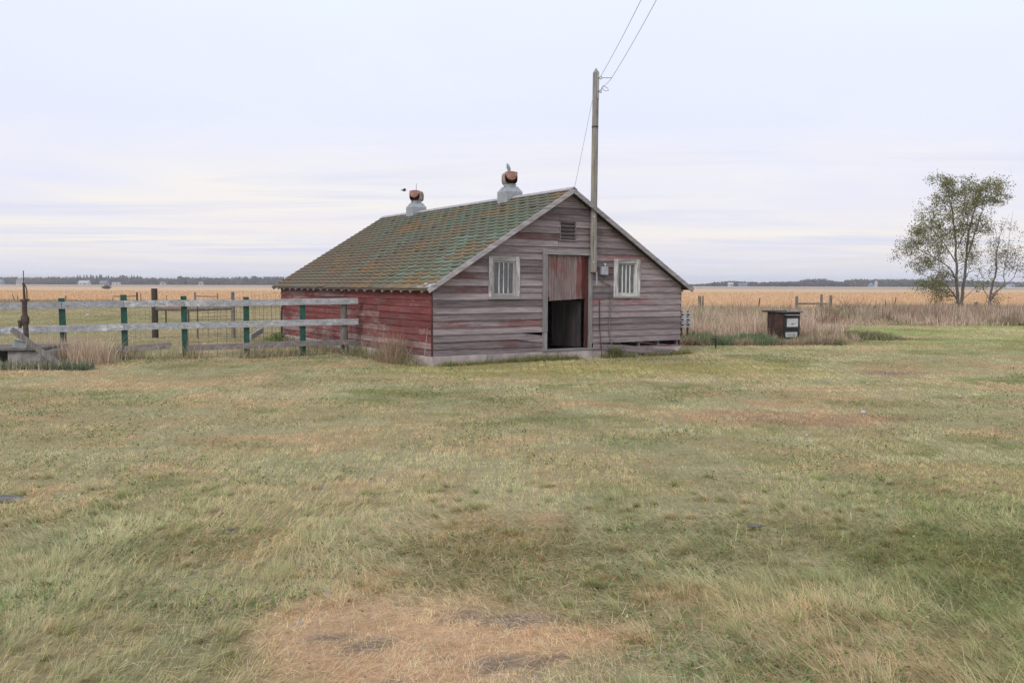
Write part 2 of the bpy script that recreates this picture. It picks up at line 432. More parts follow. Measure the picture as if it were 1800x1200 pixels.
# ---- door
dr = empty('dutch_door'); dr.parent = barn
mb = MB()
mb.bar((2.695, -.030, .62), (2.695, -.030, 2.30), .045, .125, (.55, .5, 0), 3, .002, up=(1, 0, 0)); mb.build('jamb', M['jamb'], dr)
mb = MB(); mb.bar((2.70, -.022, .20), (2.70, -.022, .615), .035, .11, (.7, .5, 0), 2, .003, up=(1, 0, 0)); mb.build('jamb', M['jamb'], dr)
mb = MB(); mb.bar((3.915, -.028, .21), (3.918, -.028, 2.27), .045, .085, (.6, .5, 0), 6, .004, up=(1, 0, 0))
mb.build('jamb', M['jamb'], dr)
mb = MB(); mb.bar((2.63, -.034, 2.345), (3.99, -.034, 2.335), .052, .10, (.6, .5, 0), 3, .002); mb.build('lintel', M['jambh'], dr)
mb = MB(); mb.box((2.63, -.06, .193), (4.02, .14, .232), (.55, .5, 0)); mb.build('threshold', M['jambh'], dr)
mb = MB(); xs = np.linspace(2.765, 3.70, 8); 
for i in range(7):
    x0, x1 = xs[i] + .003, xs[i + 1] - .003; zb = 1.29 + (x0 - 2.77) * .045; oy = random.uniform(-.003, .003)
    mb.box((x0, .012 + oy, zb), (x1, .034 + oy, 2.275), (random.uniform(.35, .75), random.uniform(.1, .75), 0))
up = mb.build('upper_leaf', M['door'], dr)
mb = MB(); mb.box((3.702, .006, 1.33), (3.79, .036, 2.276), (.35, .5, 0)); mb.build('edge_strip', M['doorred'], up)
mb = MB(); mb.box((3.80, .0, .236), (3.872, .05, 2.28), (.1, .25, 0)); mb.build('stop_strip', M['doorred'], dr)
mb = MB(); mb.box((2.765, -.004, 1.33), (2.85, .010, 1.35)); mb.box((2.80, -.012, 1.30), (2.822, .008, 1.39)); mb.build('latch', M['rust'], up)
# lower leaf swung inwards on the right-hand jamb
mb = MB(); A = Vector((3.76, .10, 0)); D = Vector((-math.cos(R(66)), math.sin(R(66)), 0))
for i in range(6):
    p = A + D * (i * .128 + .003); q = A + D * (i * .128 + .124); c = (random.uniform(.3, .7), random.uniform(0, .5), 0)
    nn = Vector((D.y, -D.x, 0)) * .011
    V = [p - nn, q - nn, q + nn, p + nn]
    mb.mesh([v + Vector((0, 0, .25)) for v in V] + [v + Vector((0, 0, 1.28)) for v in V], [(3, 2, 1, 0), (4, 5, 6, 7), (0, 1, 5, 4), (1, 2, 6, 5), (2, 3, 7, 6), (3, 0, 4, 7)], c)
o = mb.build('lower_leaf', M['leafwood_shade'], dr); o['label'] = 'lower door leaf swung open into the dark'

# ---- fallen siding board, still part of the barn
mb = MB(); mb.bar((3.99, -.05, .262), (4.75, -.055, .205), .018, .125, (.55, .35, 0), 3, .002); mb.bar((4.753, -.062, .207), (6.30, -.20, .04), .018, .135, (.5, .55, 0), 5, .003)
o = mb.build('fallen_board', M['front'], barn); o['label'] = 'lowest siding board hanging loose and slanting to the ground'

# ---- roof
roof = empty('roof'); roof.parent = barn; roof['label'] = 'mossy green and rust brown hexagonal shingle roof'
def slope_frame(side):
    if side < 0: E0 = Vector((-OE, 0, ZE)); U = Vector((W / 2 + OE, 0, ZR - ZE))
    else: E0 = Vector((W + OE, 0, ZE)); U = Vector((-(W / 2 + OE), 0, ZR - ZE))
    Ln = U.length; U = U / Ln; N = Vector((U.z * side, 0, abs(U.x)))
    return E0, U, N, Ln
Y0, Y1 = -OG, L + OB
for side in (-1, 1):
    E0, U, N, Ln = slope_frame(side)
    mb = MB(); th_ = .028
    V = []
    for yy in (Y0 + .02, Y1 - .02):
        V += [E0 + Vector((0, yy, 0)) - N * .001, E0 + U * Ln + Vector((0, yy, 0)) - N * .001, E0 + U * (Ln - .018) + Vector((0, yy, 0)) - N * th_, E0 + Vector((0, yy, 0)) - N * th_]
    mb.mesh(V, [(0, 1, 2, 3), (7, 6, 5, 4), (0, 4, 5, 1), (1, 5, 6, 2), (2, 6, 7, 3), (3, 7, 4, 0)], (.4, .3, 0)); mb.build('deck', M['dark'], roof)
    # shingles
    mb = MB(); P = .42; ex = .158; nC = int((Ln - .13) / ex) + 1; lo = .15; amp = .072
    for k in range(-1, nC):
        u0 = k * ex + .02; 
        if k < 0: u0 = -.03
        off = (k % 2) * P / 2 + .02
        j0 = int((Y0 - off) / P) - 1; j1 = int((Y1 - off) / P) + 1
        utop = min(u0 + ex + amp + .05, Ln - .005)
        rowr = random.random()
        for j in range(j0, j1 + 1):
            a = off + j * P; jit = random.uniform(-.006, .006); lift = random.uniform(0, .005) + (.012 if random.random() < .06 else 0)
            sl_ = (P / 2 - lo) / 2 + .02
            prof = [(a, amp), (a + P/4 - sl_/2 - .035, amp), (a + P/4 + sl_/2 - .035, 0), (a + 3*P/4 - sl_/2 + .035, 0), (a + 3*P/4 + sl_/2 + .035, amp), (a + P, amp)]
            if k < 0: prof = [(a, 0), (a + P, 0)]
            pts = [(y, u0 + d + jit * (d == 0)) for y, d in prof]
            pts = [(min(max(y, Y0 + .0), Y1), u) for y, u in pts]
            if pts[-1][0] - pts[0][0] < .02: continue
            y_c = (pts[0][0] + pts[-1][0]) / 2; uc = u0 + ex / 2
            # colour by patches of moss, clean green and lichen
            st1 = float(fbm(y_c * 1.25 + uc * .12 + side * 9, uc * .16, 31, 3)); st2 = float(fbm(y_c * 3.1, uc * .5 + side * 5, 47, 2)); n3 = float(fbm(y_c * 1.3 + uc, uc * 1.2, 71, 3)); n5 = float(fbm(y_c * 2.4 + 7, uc * 1.5, 87, 2))
            top = uc / Ln; frontness = 1 - min(1, max(0, (y_c - Y0) / 5.5))
            g = .62 * top + .50 * frontness + 2.1 * (st1 - .5) + .6 * (st2 - .5) + .3 * (n5 - .5) + random.uniform(-.04, .04)
            green = Vector((.145, .176, .128)); brown = Vector((.176, .134, .092)); teal = Vector((.168, .212, .165)); lich = Vector((.27, .152, .068)); grey = Vector((.145, .138, .112))
            w_ = min(1, max(0, (g - .06) / .6)); col = brown.lerp(green, w_)
            if n5 > .55: col = col.lerp(grey, .5)
            if st1 > .60 and w_ > .5: col = col.lerp(teal, min(.8, (st1 - .60) * 7))
            if y_c < 2.6 and uc < 2.3 and n5 > .50 and random.random() < .85: col = col.lerp(teal, random.uniform(.5, 1)) * 1.08
            if n3 + (.16 if y_c < 1.3 else 0) + (.10 if uc < 1.0 and y_c < 3.5 else 0) > .66: col = col.lerp(lich, random.uniform(.4, .65))
            if k == 0 and y_c < .3: col = Vector((.5, .5, .5))
            col = col * random.uniform(.95, 1.06)
            def H_(u): return .010 + (.027 + lift if u - u0 < .012 else .016) * (1 - max(0, u - u0) / (utop - u0))
            tops = [E0 + U * u + Vector((0, y, 0)) + N * H_(u) for y, u in pts]
            up_ = [E0 + U * utop + Vector((0, pts[-1][0], 0)) + N * .006, E0 + U * utop + Vector((0, pts[0][0], 0)) + N * .006]
            m = len(pts)
            dn = [E0 + U * u + Vector((0, y, 0)) + N * (H_(u) - .012) for y, u in pts]
            mb.mesh(tops + up_ + dn, [tuple(range(m + 2))] + [(i, m + 2 + i, m + 3 + i, i + 1) for i in range(m - 1)], tuple(col))
    mb.build('shingles', M['shingle'], roof)
    # bargeboards
    for yy in (Y0 - .012, Y1 + .012):
        mb = MB(); dn = -N * .026
        a = E0 - U * .03 + Vector((0, yy, 0)) + dn; b = E0 + U * (Ln + (.0 if side < 0 else -.02)) + Vector((0, yy, 0)) + dn
        mb.bar(a, b, .024, .098, (.70 if side < 0 else .35, .4, 0), 5, .002, up=tuple(N)); mb.build('bargeboard', M['rake'], roof, bevel=.003)
    # rafters with tails
    y = .12
    while y < L:
        mb = MB(); mb.bar(E0 - U * .03 + Vector((0, y, 0)) - N * .052, E0 + U * .9 + Vector((0, y, 0)) - N * .052, (.028), .042, (.95, 1, 0), up=tuple(N)); mb.build('rafter_tail', M['rake'], roof)
        y += .50 + random.uniform(-.05, .05)
mb = MB(); rw = .10
for side in (-1, 1):
    E0, U, N, Ln = slope_frame(side); top = Vector((W / 2, 0, ZR + .048))
    y = Y0 - .03
    while y < Y1:
        y2 = min(y + random.uniform(1.8, 2.6), Y1 + .03); s_ = random.uniform(0, .004)
        a = top + Vector((0, 0, s_)); q = top - U * rw + Vector((0, 0, s_ - .002))
        mb.mesh([a + Vector((0, y, 0)), a + Vector((0, y2, 0)), q + Vector((0, y2, 0)), q + Vector((0, y, 0)), a + Vector((0, y, -.016)), a + Vector((0, y2, -.016)), q + Vector((0, y2, -.016)), q + Vector((0, y, -.016))],
                [(0, 1, 2, 3), (7, 6, 5, 4), (3, 2, 6, 7), (0, 3, 7, 4), (1, 5, 6, 2)], (.7, .4, 0)); y = y2 - .02
mb.build('ridge_cap', M['rake'], roof)
# eave drip edge / fascia on the left
mb = MB(); mb.bar((-OE - .0, Y0 + .03, ZE - .012), (-OE - .0, Y1 - .03, ZE - .012), .014, .03, (.35, .3, 0), 14, .002); mb.build('drip_edge', M['railb'], roof)
mb = MB(); mb.bar((W + OE, Y0 + .03, ZE - .012), (W + OE, Y1 - .03, ZE - .012), .014, .03, (.35, .3, 0), 14, .002); mb.build('drip_edge', M['railb'], roof)

# ---- ridge ventilators
def ventilator(y, ang, vane_ang, lab):
    v = empty('ventilator', (W / 2, y, 0)); v.parent = barn; v['label'] = lab
    mb = MB(); w = .221; zb, zt = 3.45, 3.86; n = .135; zn = 3.985
    V = [(x * w, yy * w, z) for z in (zb, zt) for x, yy in ((-1, -1), (1, -1), (1, 1), (-1, 1))] + [(x * n, yy * n, zn) for x, yy in ((-1, -1), (1, -1), (1, 1), (-1, 1))]
    Fc = [(3, 2, 1, 0)] + [(k + j, k + (j + 1) % 4, k + 4 + (j + 1) % 4, k + 4 + j) for k in (0, 4) for j in range(4)] + [(8, 9, 10, 11)]
    mb.mesh(V, Fc); mb.build('base', M['galv'], v)
    mb = MB(); mb.lathe([(.150, zn + .001), (.150, zn + .05), (.158, zn + .052), (.158, zn + .06)], (0, 0, 0), 20); mb.build('collar', M['galv'], v)
    cw = empty('cowl', (0, 0, 0), ang); cw.parent = v
    # rounded-square tube along local x: closed end at -x, open end at +x
    zc = zn + .05 + .152; hw = .155
    def ring(x, r, k=4):
        pts = []
        for i in range(32):
            t = 2 * math.pi * i / 32; c, s = math.cos(t), math.sin(t); p = 3.4
            m_ = (abs(c) ** p + abs(s) ** p) ** (-1 / p); pts.append((x, c * m_ * r, zc + s * m_ * r))
        return pts
    def shell(prof, mat, name, close0=False):
        mb = MB(); V = []; 
        for x, r in prof: V += ring(x, r)
        Fc = [(i*32+k, (i+1)*32+k, (i+1)*32+(k+1)%32, i*32+(k+1)%32) for i in range(len(prof)-1) for k in range(32)]
        if close0: Fc.append(tuple(range(32)))
        mb.mesh(V, Fc); return mb.build(name, mat, cw, smooth=False)
    shell([(-.22, .135), (-.21, .153), (-.09, hw), (.16, hw), (.16, hw - .006)], M['hood'], 'hood', True)
    shell([(.16, hw - .006), (-.06, hw - .008), (-.061, .01)], M['coppin'], 'lining')
    shell([(-.235, .12), (-.232, .158), (-.222, .160), (-.221, .12)], M['rust'], 'back_rim', True)
    # visor: a dished half sheet over the upper part of the mouth
    mb = MB(); n1, n2 = 10, 16; V = []; Fc = []
    for i in range(n1 + 1):
        f = i / n1
        for j in range(n2 + 1):
            t = math.pi * j / n2; yy = math.cos(t) * hw * .99; dz = math.sin(t) * .20 * f
            V.append((.163 + .07 * math.sin(f * math.pi * .5) * math.sin(t) , yy, zc + hw * .98 - .02 - dz if f > 0 else zc + hw * .98 - .02 + .015 * math.sin(t)))
    for i in range(n1):
        for j in range(n2): a = i * (n2 + 1) + j; Fc.append((a, a + 1, a + n2 + 2, a + n2 + 1))
    mb.mesh(V, Fc); o = mb.build('visor', M['copper'], cw, smooth=True); md = o.modifiers.new('s', 'SOLIDIFY'); md.thickness = .006
    mb = MB(); V = [(-.05, 0, 0), (.02, 0, .0), (.035, 0, .07), (.02, 0, .15), (-.02, 0, .21), (-.045, 0, .20), (-.065, 0, .12)]
    Mx = Matrix.Translation((0, 0, zc + hw)) @ Matrix.Rotation(vane_ang - ang, 4, 'Z') @ Matrix.Rotation(R(-12), 4, 'Y')
    V = [Mx @ Vector(p) for p in V]; nn = (Mx.to_3x3() @ Vector((0, 1, 0))) * .004; m = len(V)
    mb.mesh([p - nn for p in V] + [p + nn for p in V], [tuple(range(m)), tuple(range(2*m-1, m-1, -1))] + [(i, m + i, m + (i+1)%m, (i+1)%m) for i in range(m)]); mb.build('vane', M['galv'], cw)
ventilator(2.42, R(-110) , R(-10), 'nearer ridge ventilator, its rusty mouth turned to the right')
ventilator(7.60, R(-133), R(70), 'farther ridge ventilator, its rusty mouth turned to the left')

# ---- electrical box, conduit and earth rod
eb = empty('electrical_box'); eb.parent = barn
mb = MB(); mb.box((4.16, -.13, 1.86), (4.345, -.022, 2.045)); mb.build('case', M['box'], eb, bevel=.01)
mb = MB(); mb.lathe([(.012, 0), (.018, .03), (.03, .04), (.03, .06), (.012, .075)], (4.30, -.06, 2.047), 10); mb.build('insulator', M['enamel'], eb)
mb = MB(); mb.tube([(4.30, -.07, 1.86), (4.33, -.07, 1.78), (4.29, -.06, 1.735), (4.20, -.06, 1.75), (4.19, -.06, 1.80)], .009, 8); 
mb.tube([(4.22, -.05, 1.74), (4.30, -.045, 1.67), (4.40, -.045, 1.655), (4.475, -.045, 1.64), (4.49, -.045, 1.56), (4.47, -.05, 1.42), (4.455, -.045, 1.1), (4.45, -.045, .8), (4.445, -.045, .55), (4.48, -.05, .38), (4.52, -.07, .22), (4.53, -.08, .02)], .011, 8); mb.build('conduit', M['postw'], eb)
mb = MB(); mb.tube([(4.165, -.04, 1.29), (4.17, -.045, .7), (4.21, -.09, .0)], .010, 6); o = mb.build('earth_rod', M['doorred'], eb)

# ================================================================== UTILITY POLE, WIRES
bm_ = Matrix.Translation((-1.6007, 18.0673, 0)) @ Matrix.Rotation(TH, 4, 'Z')
pb = bm_ @ Vector((3.955, -.100, 0))
pole = empty('utility_pole', (pb.x, pb.y, 1.92)); tag(pole, 'tall slim grey wooden pole bolted to the barn gable beside the door', 'pole')
mb = MB(); n = 9; mb.tube([(-.012, 0, 0), (-.010, .0, 1.5), (0, 0, 3), (.012, 0, 4.35)], [.074, .073, .071, .069], 14, (.5, .5, 0)); 
mb.lathe([(.069, 0), (.052, .03), (.012, .10)], (.012, 0, 4.352), 14, (.7, .5, 0)); mb.build('shaft', M['pole'], pole, smooth=False)
mb = MB(); mb.box((.030, -.088, 3.78), (.075, -.045, 4.36)); mb.build('bracket', M['galv'], pole)
for z in (3.93, 4.22):
    mb = MB(); mb.tube([(.05, -.08, z), (.09, -.12, z)], .012, 6); mb.build('bolt', M['rust'], pole)
    mb = MB(); mb.lathe([(.012, -.035), (.03, -.03), (.022, 0), (.03, .03), (.012, .035)], (.105, -.13, z), 10); mb.build('insulator', M['enamel'], pole)
mb = MB(); mb.tube([(.09, -.12, 4.22), (.33, -.2, 4.20)], .007, 5); mb.build('service_lead', M['cable'], pole)
mb = MB(); mb.tube([(.105, -.13, 3.95), (.15, -.15, 4.05), (.25, -.2, 3.98), (.27, -.2, 3.93), (.2, -.2, 3.92), (.13, -.15, 3.99)], .006, 5); mb.build('service_lead', M['cable'], pole)
for z in (.22, 1.22):
    mb = MB(); mb.tube([(-.01, -.070, z), (-.01, -.09, z)], .018, 8); mb.build('bolt_head', M['enamel'], pole)
mb = MB(); mb.tube([(0, 0, 3.16), (0, 0, 3.20)], .0735, 14); mb.build('band', M['rust'], pole)
mb = MB(); mb.tube([(.06, -.07, .0), (.062, -.06, -.28)], .014, 6); mb.build('stub_pipe', M['box'], pole)
def cable(name, pts, r, label, group=None):
    mb = MB(); P_ = []
    for i in range(len(pts) - 1):
        a, b = Vector(pts[i]), Vector(pts[i + 1]); k = 24
        for j in range(k):
            f = j / k; p = a.lerp(b, f); p.z -= 4 * .02 * f * (1 - f) * (b - a).length * .3; P_.append(p)
    P_.append(Vector(pts[-1])); mb.tube(P_, r, 5); o = mb.build(name, M['cable']); tag(o, label, 'cable', group); return o
pt = Vector((pb.x, pb.y, 1.92))
a1 = at(1127, 0, 14.5); a0 = pt + Vector((.10, -.13, 4.25)); b1 = a1 + (a1 - a0) * 4.2; b1.z = 6.2
cable('overhead_wire', [a0, a1], .0045, 'upper left one of the two wires leaving the pole top')
a0b = pt + Vector((.32, -.2, 4.20)); a2 = at(1154, 0, 14.5)
cable('overhead_wire', [pt + Vector((.12, -.14, 3.98)), pt + Vector((.30, -.3, 4.14)), a2], .0045, 'right-hand one of the two wires leaving the pole top')
cable('guy_wire', [pt + Vector((-.07, -.02, 3.75)), bm_ @ Vector((W / 2 + .03, -OG, ZR + .05))], .0038, 'hair-thin wire dropping from the pole to the ridge of the barn')

# ================================================================== BOARD FENCE
FA = Vector((-10.62, 18.55, 0)); FB = Vector((-3.56, 21.02, 0)); FD = (FB - FA).normalized(); FN = Vector((FD.y, -FD.x, 0))
def on_fence(px, off=0.0):
    r = ray(px, 560); A = FA + FN * off
    # intersect horizontal ray direction with the fence line
    k = (A.x * FD.y - A.y * FD.x) / (r.x * FD.y - r.y * FD.x); return Vector((r.x * k, r.y * k, 0))
fence = empty('board_fence', FA); tag(fence, 'three-rail grey board fence on dark green posts running up to the barn', 'fence')
def F(v): return Vector(v) - FA
def zpx(py, p): return at(900, py, p.y).z
for px, ty, lean in ((109, 524, .03), (218, 518, .01), (323.5, 520, .01), (433, 522, 0), (532, 526, 0), (-40, 528, 0), (-190, 530, 0)):
    p = on_fence(px, -.045); z = at(px, ty, p.y).z
    mb = MB(); q = p + Vector((0, 0, -.2)); mb.bar(F(q) + Vector((lean, 0, 0)), F(p) + Vector((0, 0, z)), .045, .125, (.5, .5, .5), 3, .001, up=(FD.x, FD.y, 0)); mb.build('post', M['green'], fence, bevel=.006)
p = on_fence(605, -.09); mb = MB(); mb.tube([F(p) + Vector((0, 0, -.2)), F(p) + Vector((0, 0, .5)), F(p) + Vector((-.01, 0, at(605, 529, p.y).z))], [.085, .082, .075], 12, (.5, .5, 0)); o = mb.build('post', M['postw'], fence); o['label'] = 'round bare wooden end post'
def rail(pxs, ys, mat, hgt_=.14, off=.022, tone=.5):
    mb = MB(); 
    for i in range(len(pxs) - 1):
        a = on_fence(pxs[i], off); b = on_fence(pxs[i + 1], off)
        a.z = at(pxs[i], ys[i], a.y).z; b.z = at(pxs[i + 1], ys[i + 1], b.y).z
        mb.bar(F(a) + FD * .002, F(b) - FD * .002, .036, hgt_, (tone + random.uniform(-.08, .12), random.uniform(.3, .9), 0), 5, .0025)
    mb_o = mb.build('rail', mat, fence, bevel=.003)
    return mb_o
def tilt_rail(*a, **k):
    return rail(*a, **k)
# rails are made along the fence frame: rotate the grain by building in place, the grain noise uses object x, close to the fence direction
rail((-260, 0, 109, 218, 440, 630), (541, 538.5, 536.5, 534.3, 532, 529), M['rail'], .142, tone=.6)
rail((-260, 0, 218, 440, 630), (584, 581, 574.5, 569.5, 565), M['rail'], .142, tone=.6)
rail((-260, 80, 172), (628, 616, 614), M['railb'], .12, tone=.4)
rail((171, 301), (618, 606.5), M['railb'], .13, .05, tone=.5); rail((328, 440, 502), (611.5, 607.5, 605), M['railb'], .13, tone=.55); rail((501, 625), (604.5, 601), M['railb'], .12, .055, tone=.45)
for px in (109, 218, 323.5, 433, 532):
    for ys_ in ((px, np.interp(px, [0, 630], [538.5, 529])), (px, np.interp(px, [0, 218, 440, 630], [581, 574.5, 569.5, 565]))):
        for dz in (-.035, .035):
            p = on_fence(px + random.uniform(-1, 1), .043); p.z = at(px, ys_[1], p.y).z + dz; mb = MB(); mb.tube([F(p) - FN * .004, F(p) + FN * .004], .009, 6); mb.build('bolt', M['mark'], fence)
# cattle panel fixed behind the rails
mb = MB(); a = on_fence(331, -.11); b = on_fence(648, -.11); Lp = (b - a).length; k = 0
while k * .2 < Lp:
    p = a + FD * (k * .2); mb.tube([F(p) + Vector((0, 0, .0)), F(p) + FD * random.uniform(-.02, .02) + Vector((0, random.uniform(-.01, .01), 1.24))], .0035, 4); k += 1
for z in (.08, .22, .36, .52, .68, .84, 1.0, 1.18):
    mb.tube([F(a.lerp(b, i / 8)) + Vector((0, random.uniform(-.01, .01), z + random.uniform(-.01, .01))) for i in range(9)], .0035, 4)
mb.build('wire_panel', M['wire'], fence)
mb = MB(); p = on_fence(300, -.11); q = on_fence(225, -.11)
# ================================================================== SECOND FENCE (behind)
rf = empty('rear_fence', (-10.6, 27, 0)); tag(rf, 'rusty wire mesh fence with a pole rail between a dark post and a grey post', 'fence')
rb = Vector((-10.6, 27, 0))
pd = Vector((lx(271, 27.0), 27.0, 0)); pg = Vector((lx(408.5, 27.2), 27.2, 0)); pe = Vector((lx(492, 26.4), 26.3, 0))
mb = MB(); mb.tube([pd - rb + Vector((0, 0, -.1)), pd - rb + Vector((0, 0, at(271, 507, 27).z))], [.095, .088], 12, (.5, .5, 0)); o = mb.build('post', M['postd'], rf); o['label'] = 'thick dark brown post'
mb = MB(); mb.tube([pg - rb + Vector((0, 0, -.1)), pg - rb + Vector((0, 0, at(408, 513, 27.2).z))], [.06, .055], 10, (.8, .5, 0)); o = mb.build('post', M['postw'], rf); o['label'] = 'slim pale grey post'
mb = MB(); mb.tube([pd - rb + Vector((.05, -.03, .88)), pd.lerp(pg, .5) - rb + Vector((0, -.04, .865)), pg - rb + Vector((-.05, -.03, .90))], [.05, .05, .045], 10, (.4, .5, 0)); mb.build('brace_pole', M['postw'], rf)
mb = MB()
def mesh_run(p, q, top0, top1, dx, zs, r=.0035):
    n_ = int((q - p).length / dx)
    for i in range(n_ + 1):
        f = i / max(1, n_); c = p.lerp(q, f) - rb; zt = top0 + (top1 - top0) * f; mb.tube([c, c + Vector((random.uniform(-.02, .02), 0, zt))], r, 4)
    for z in zs:
        mb.tube([p.lerp(q, i / 6) - rb + Vector((0, random.uniform(-.02, .02), z * (top0 + (top1 - top0) * i / 6) + random.uniform(-.012, .012))) for i in range(7)], r, 4)
zs = (.04, .14, .26, .40, .55, .70, .85, 1.0)
mesh_run(pd.lerp(pg, .45), pg, 1.15, 1.2, .16, zs); mesh_run(pg, pe, 1.2, 1.38, .15, zs)
mb.build('wire_mesh', M['wire'], rf)
mb = MB(); c = Vector((lx(346, 26.9), 26.9, 0)) - rb; mb.tube([c, c + Vector((.01, 0, 1.0))], .018, 6); mb.build('iron_stake', M['rust'], rf)
mb = MB(); c = Vector((lx(494, 26.0), 26.0, 0)) - rb; mb.tube([c, c + Vector((0, 0, .8)), c + Vector((.02, 0, .96)), c + Vector((.08, 0, 1.04)), c + Vector((.16, 0, 1.06))], .03, 8); mb.build('bent_pipe', M['rust'], rf)
# wire netting between the dark post and the left
mb = MB(); c0 = Vector((lx(228, 26.6), 26.6, 0)); mesh_run(c0, pd, .95, 1.0, .12, (.05, .2, .35, .5, .65, .8, .95), .0022); mb.build('wire_netting', M['wire'], rf)

def boardthing(name, p, q, w, h, mat, label, cat, tone=.5):
    p = Vector(p); q = Vector(q); mb = MB(); c = (p + q) / 2; mb.bar(p - c, q - c, w, h, (tone, .5, 0), 4, .003); o = mb.build(name, mat, bevel=.003); o.location = c; return tag(o, label, cat)
boardthing('loose_board', at(440, 593, 25.2), at(461, 580, 26.0), .05, .15, M['rail'], 'short grey board leaning in the weeds behind the fence near the barn', 'board', .6)
boardthing('orange_plank', Vector((lx(288, 33), 33, at(288, 541, 33).z)), Vector((lx(332, 33), 33, at(332, 540.5, 33).z)), .05, .09, M['orange'], 'long orange painted bar lying level behind the dark post', 'bar', .5)
for xx in (290, 330):
    p = Vector((lx(xx, 33), 33.03, 0)); mb = MB(); mb.tube([(0, 0, 0), (0, 0, .72)], .03, 8); o = mb.build('short_stake', M['rust']); o.location = p; tag(o, 'short rusty stake holding up the orange bar at its %s end' % ('left' if xx == 290 else 'right'), 'stake')
# white scrap in the pasture
mb = MB(); V = []; 
for i in range(7): 
    t_ = i / 7 * 2 * math.pi; V.append((math.cos(t_) * .15 * random.uniform(.6, 1), math.sin(t_) * .08, .03 + .06 * random.random()))
mb.mesh(V + [(0, 0, .14), (0, 0, .0)], [(i, (i + 1) % 7, 7) for i in range(7)] + [((i + 1) % 7, i, 8) for i in range(7)]); o = mb.build('scrap_bag', M['white']); o.location = gp(154, 556); tag(o, 'crumpled white scrap lying in the pasture beyond the fence', 'litter')

# ================================================================== WELL, PUMP, CHANNEL, BOX
wp = Vector((-9.9, 17.6, 0))
well = empty('well_platform', wp); tag(well, 'low concrete well curb with an old plank lid under the hand pump', 'well')
x_l = lx(11, 17.4) - wp.x; x_r = lx(70, 17.4) - wp.x
mb = MB(); mb.box((x_l, -.25, -.1), (x_r, .9, .335)); mb.build('curb', M['conc2'], well, bevel=.025)
mb = MB(); mb.box((x_l - 1.3, -.1, -.1), (x_l - .35, .85, .335)); mb.build('curb', M['conc2'], well, bevel=.025)
mb = MB()
for i in range(5): mb.bar((x_l - 1.4, -.22 + i * .25, .362 + random.uniform(-.004, .004)), (x_r - .02 + random.uniform(-.05, .06), -.22 + i * .25, .375), .235, .045, (random.uniform(.3, .6), .5, 0), 4, .004)
mb.build('plank_lid', M['postw'], well)
pp = Vector((lx(46, 17.85), 17.85, .385))
pump = empty('hand_pump', pp); tag(pump, 'tall rusty hand pump standing on the well lid', 'pump')
def PX(px, py): return at(px, py, 17.85) - pp
mb = MB(); mb.tube([(0.02, 0, 0), PX(46.5, 596), PX(45, 570)], [.052, .05, .05], 14); mb.tube([PX(45, 571), PX(44.5, 566), PX(43.8, 560), PX(43.6, 556), PX(43.5, 553)], [.052, .078, .080, .070, .05], 14); mb.tube([PX(43.5, 554), PX(43, 530)], .048, 14)
mb.build('barrel', M['rust'], pump, smooth=False)
mb = MB(); mb.tube([PX(43, 531), PX(43, 526)], .058, 14); mb.bar(PX(36.5, 528), PX(50.5, 527), .05, .04); mb.build('collar', M['rust'], pump)
mb = MB(); mb.tube([PX(43.8, 572) + Vector((0, 0, .02)), PX(39, 567) + Vector((0, -.03, 0)), PX(35.5, 566) + Vector((0, -.05, 0))], [.04, .04, .042], 10); mb.tube([PX(37.4, 563) + Vector((0, -.05, 0)), PX(38, 576) + Vector((0, -.05, 0))], [.045, .03], 10); mb.build('spout', M['rust'], pump)
mb = MB(); mb.tube([PX(43, 527), PX(41.5, 499)], [.026, .02], 10); mb.tube([PX(41.3, 499), PX(41, 475.5)], .009, 6); mb.build('rod', M['rust'], pump)
mb = MB(); mb.tube([PX(39.5, 497.5), PX(43, 500), PX(45.5, 504), PX(47.2, 511), PX(47.6, 527)], .012, 8); mb.lathe([(.01, -.02), (.028, -.015), (.028, .015), (.01, .02)], tuple(PX(41, 498.5)), 10); mb.build('linkage', M['rust'], pump)
# diagonal metal channel
c0 = at(19.5, 579, 17.1); c1 = at(109, 645, 17.05); mb = MB(); cc = (c0 + c1) / 2; d_ = (c1 - c0).normalized(); sd = d_.cross(Vector((0, 0, 1))).normalized(); uu = sd.cross(d_)
mb.bar(c0 - cc, c1 - cc, .012, .095, (.5, .5, 0)); mb.bar(c0 - cc + uu * .045 - sd * .025, c1 - cc + uu * .045 - sd * .025, .04, .010, (.5, .5, 0)); mb.bar(c0 - cc - uu * .045 - sd * .025, c1 - cc - uu * .045 - sd * .025, .04, .010, (.5, .5, 0))
o = mb.build('metal_channel', M['postw']); o.location = cc; tag(o, 'long brown channel leaning from the well lid down to the grass', 'beam')
bb = Vector((lx(30, 17.35), 17.35, .392)); box_ = empty('tin_box', bb, R(30)); tag(box_, 'small pale grey box lying tilted under the leaning channel', 'box')
Mx = Matrix.Rotation(R(16), 4, 'Y'); mb = MB(); mb.box((-.115, -.09, -.012), (.115, .09, .13), M=Mx); mb.build('case', M['birdbox'], box_, bevel=.008)
mb = MB(); mb.box((-.13, -.105, .132), (.13, .105, .145), M=Mx); mb.build('lid', M['galv'], box_, bevel=.003); mb = MB(); mb.tube([Mx @ Vector((-.02, 0, .146)), Mx @ Vector((-.02, 0, .152))], .022, 10); mb.build('knob', M['mark'], box_)

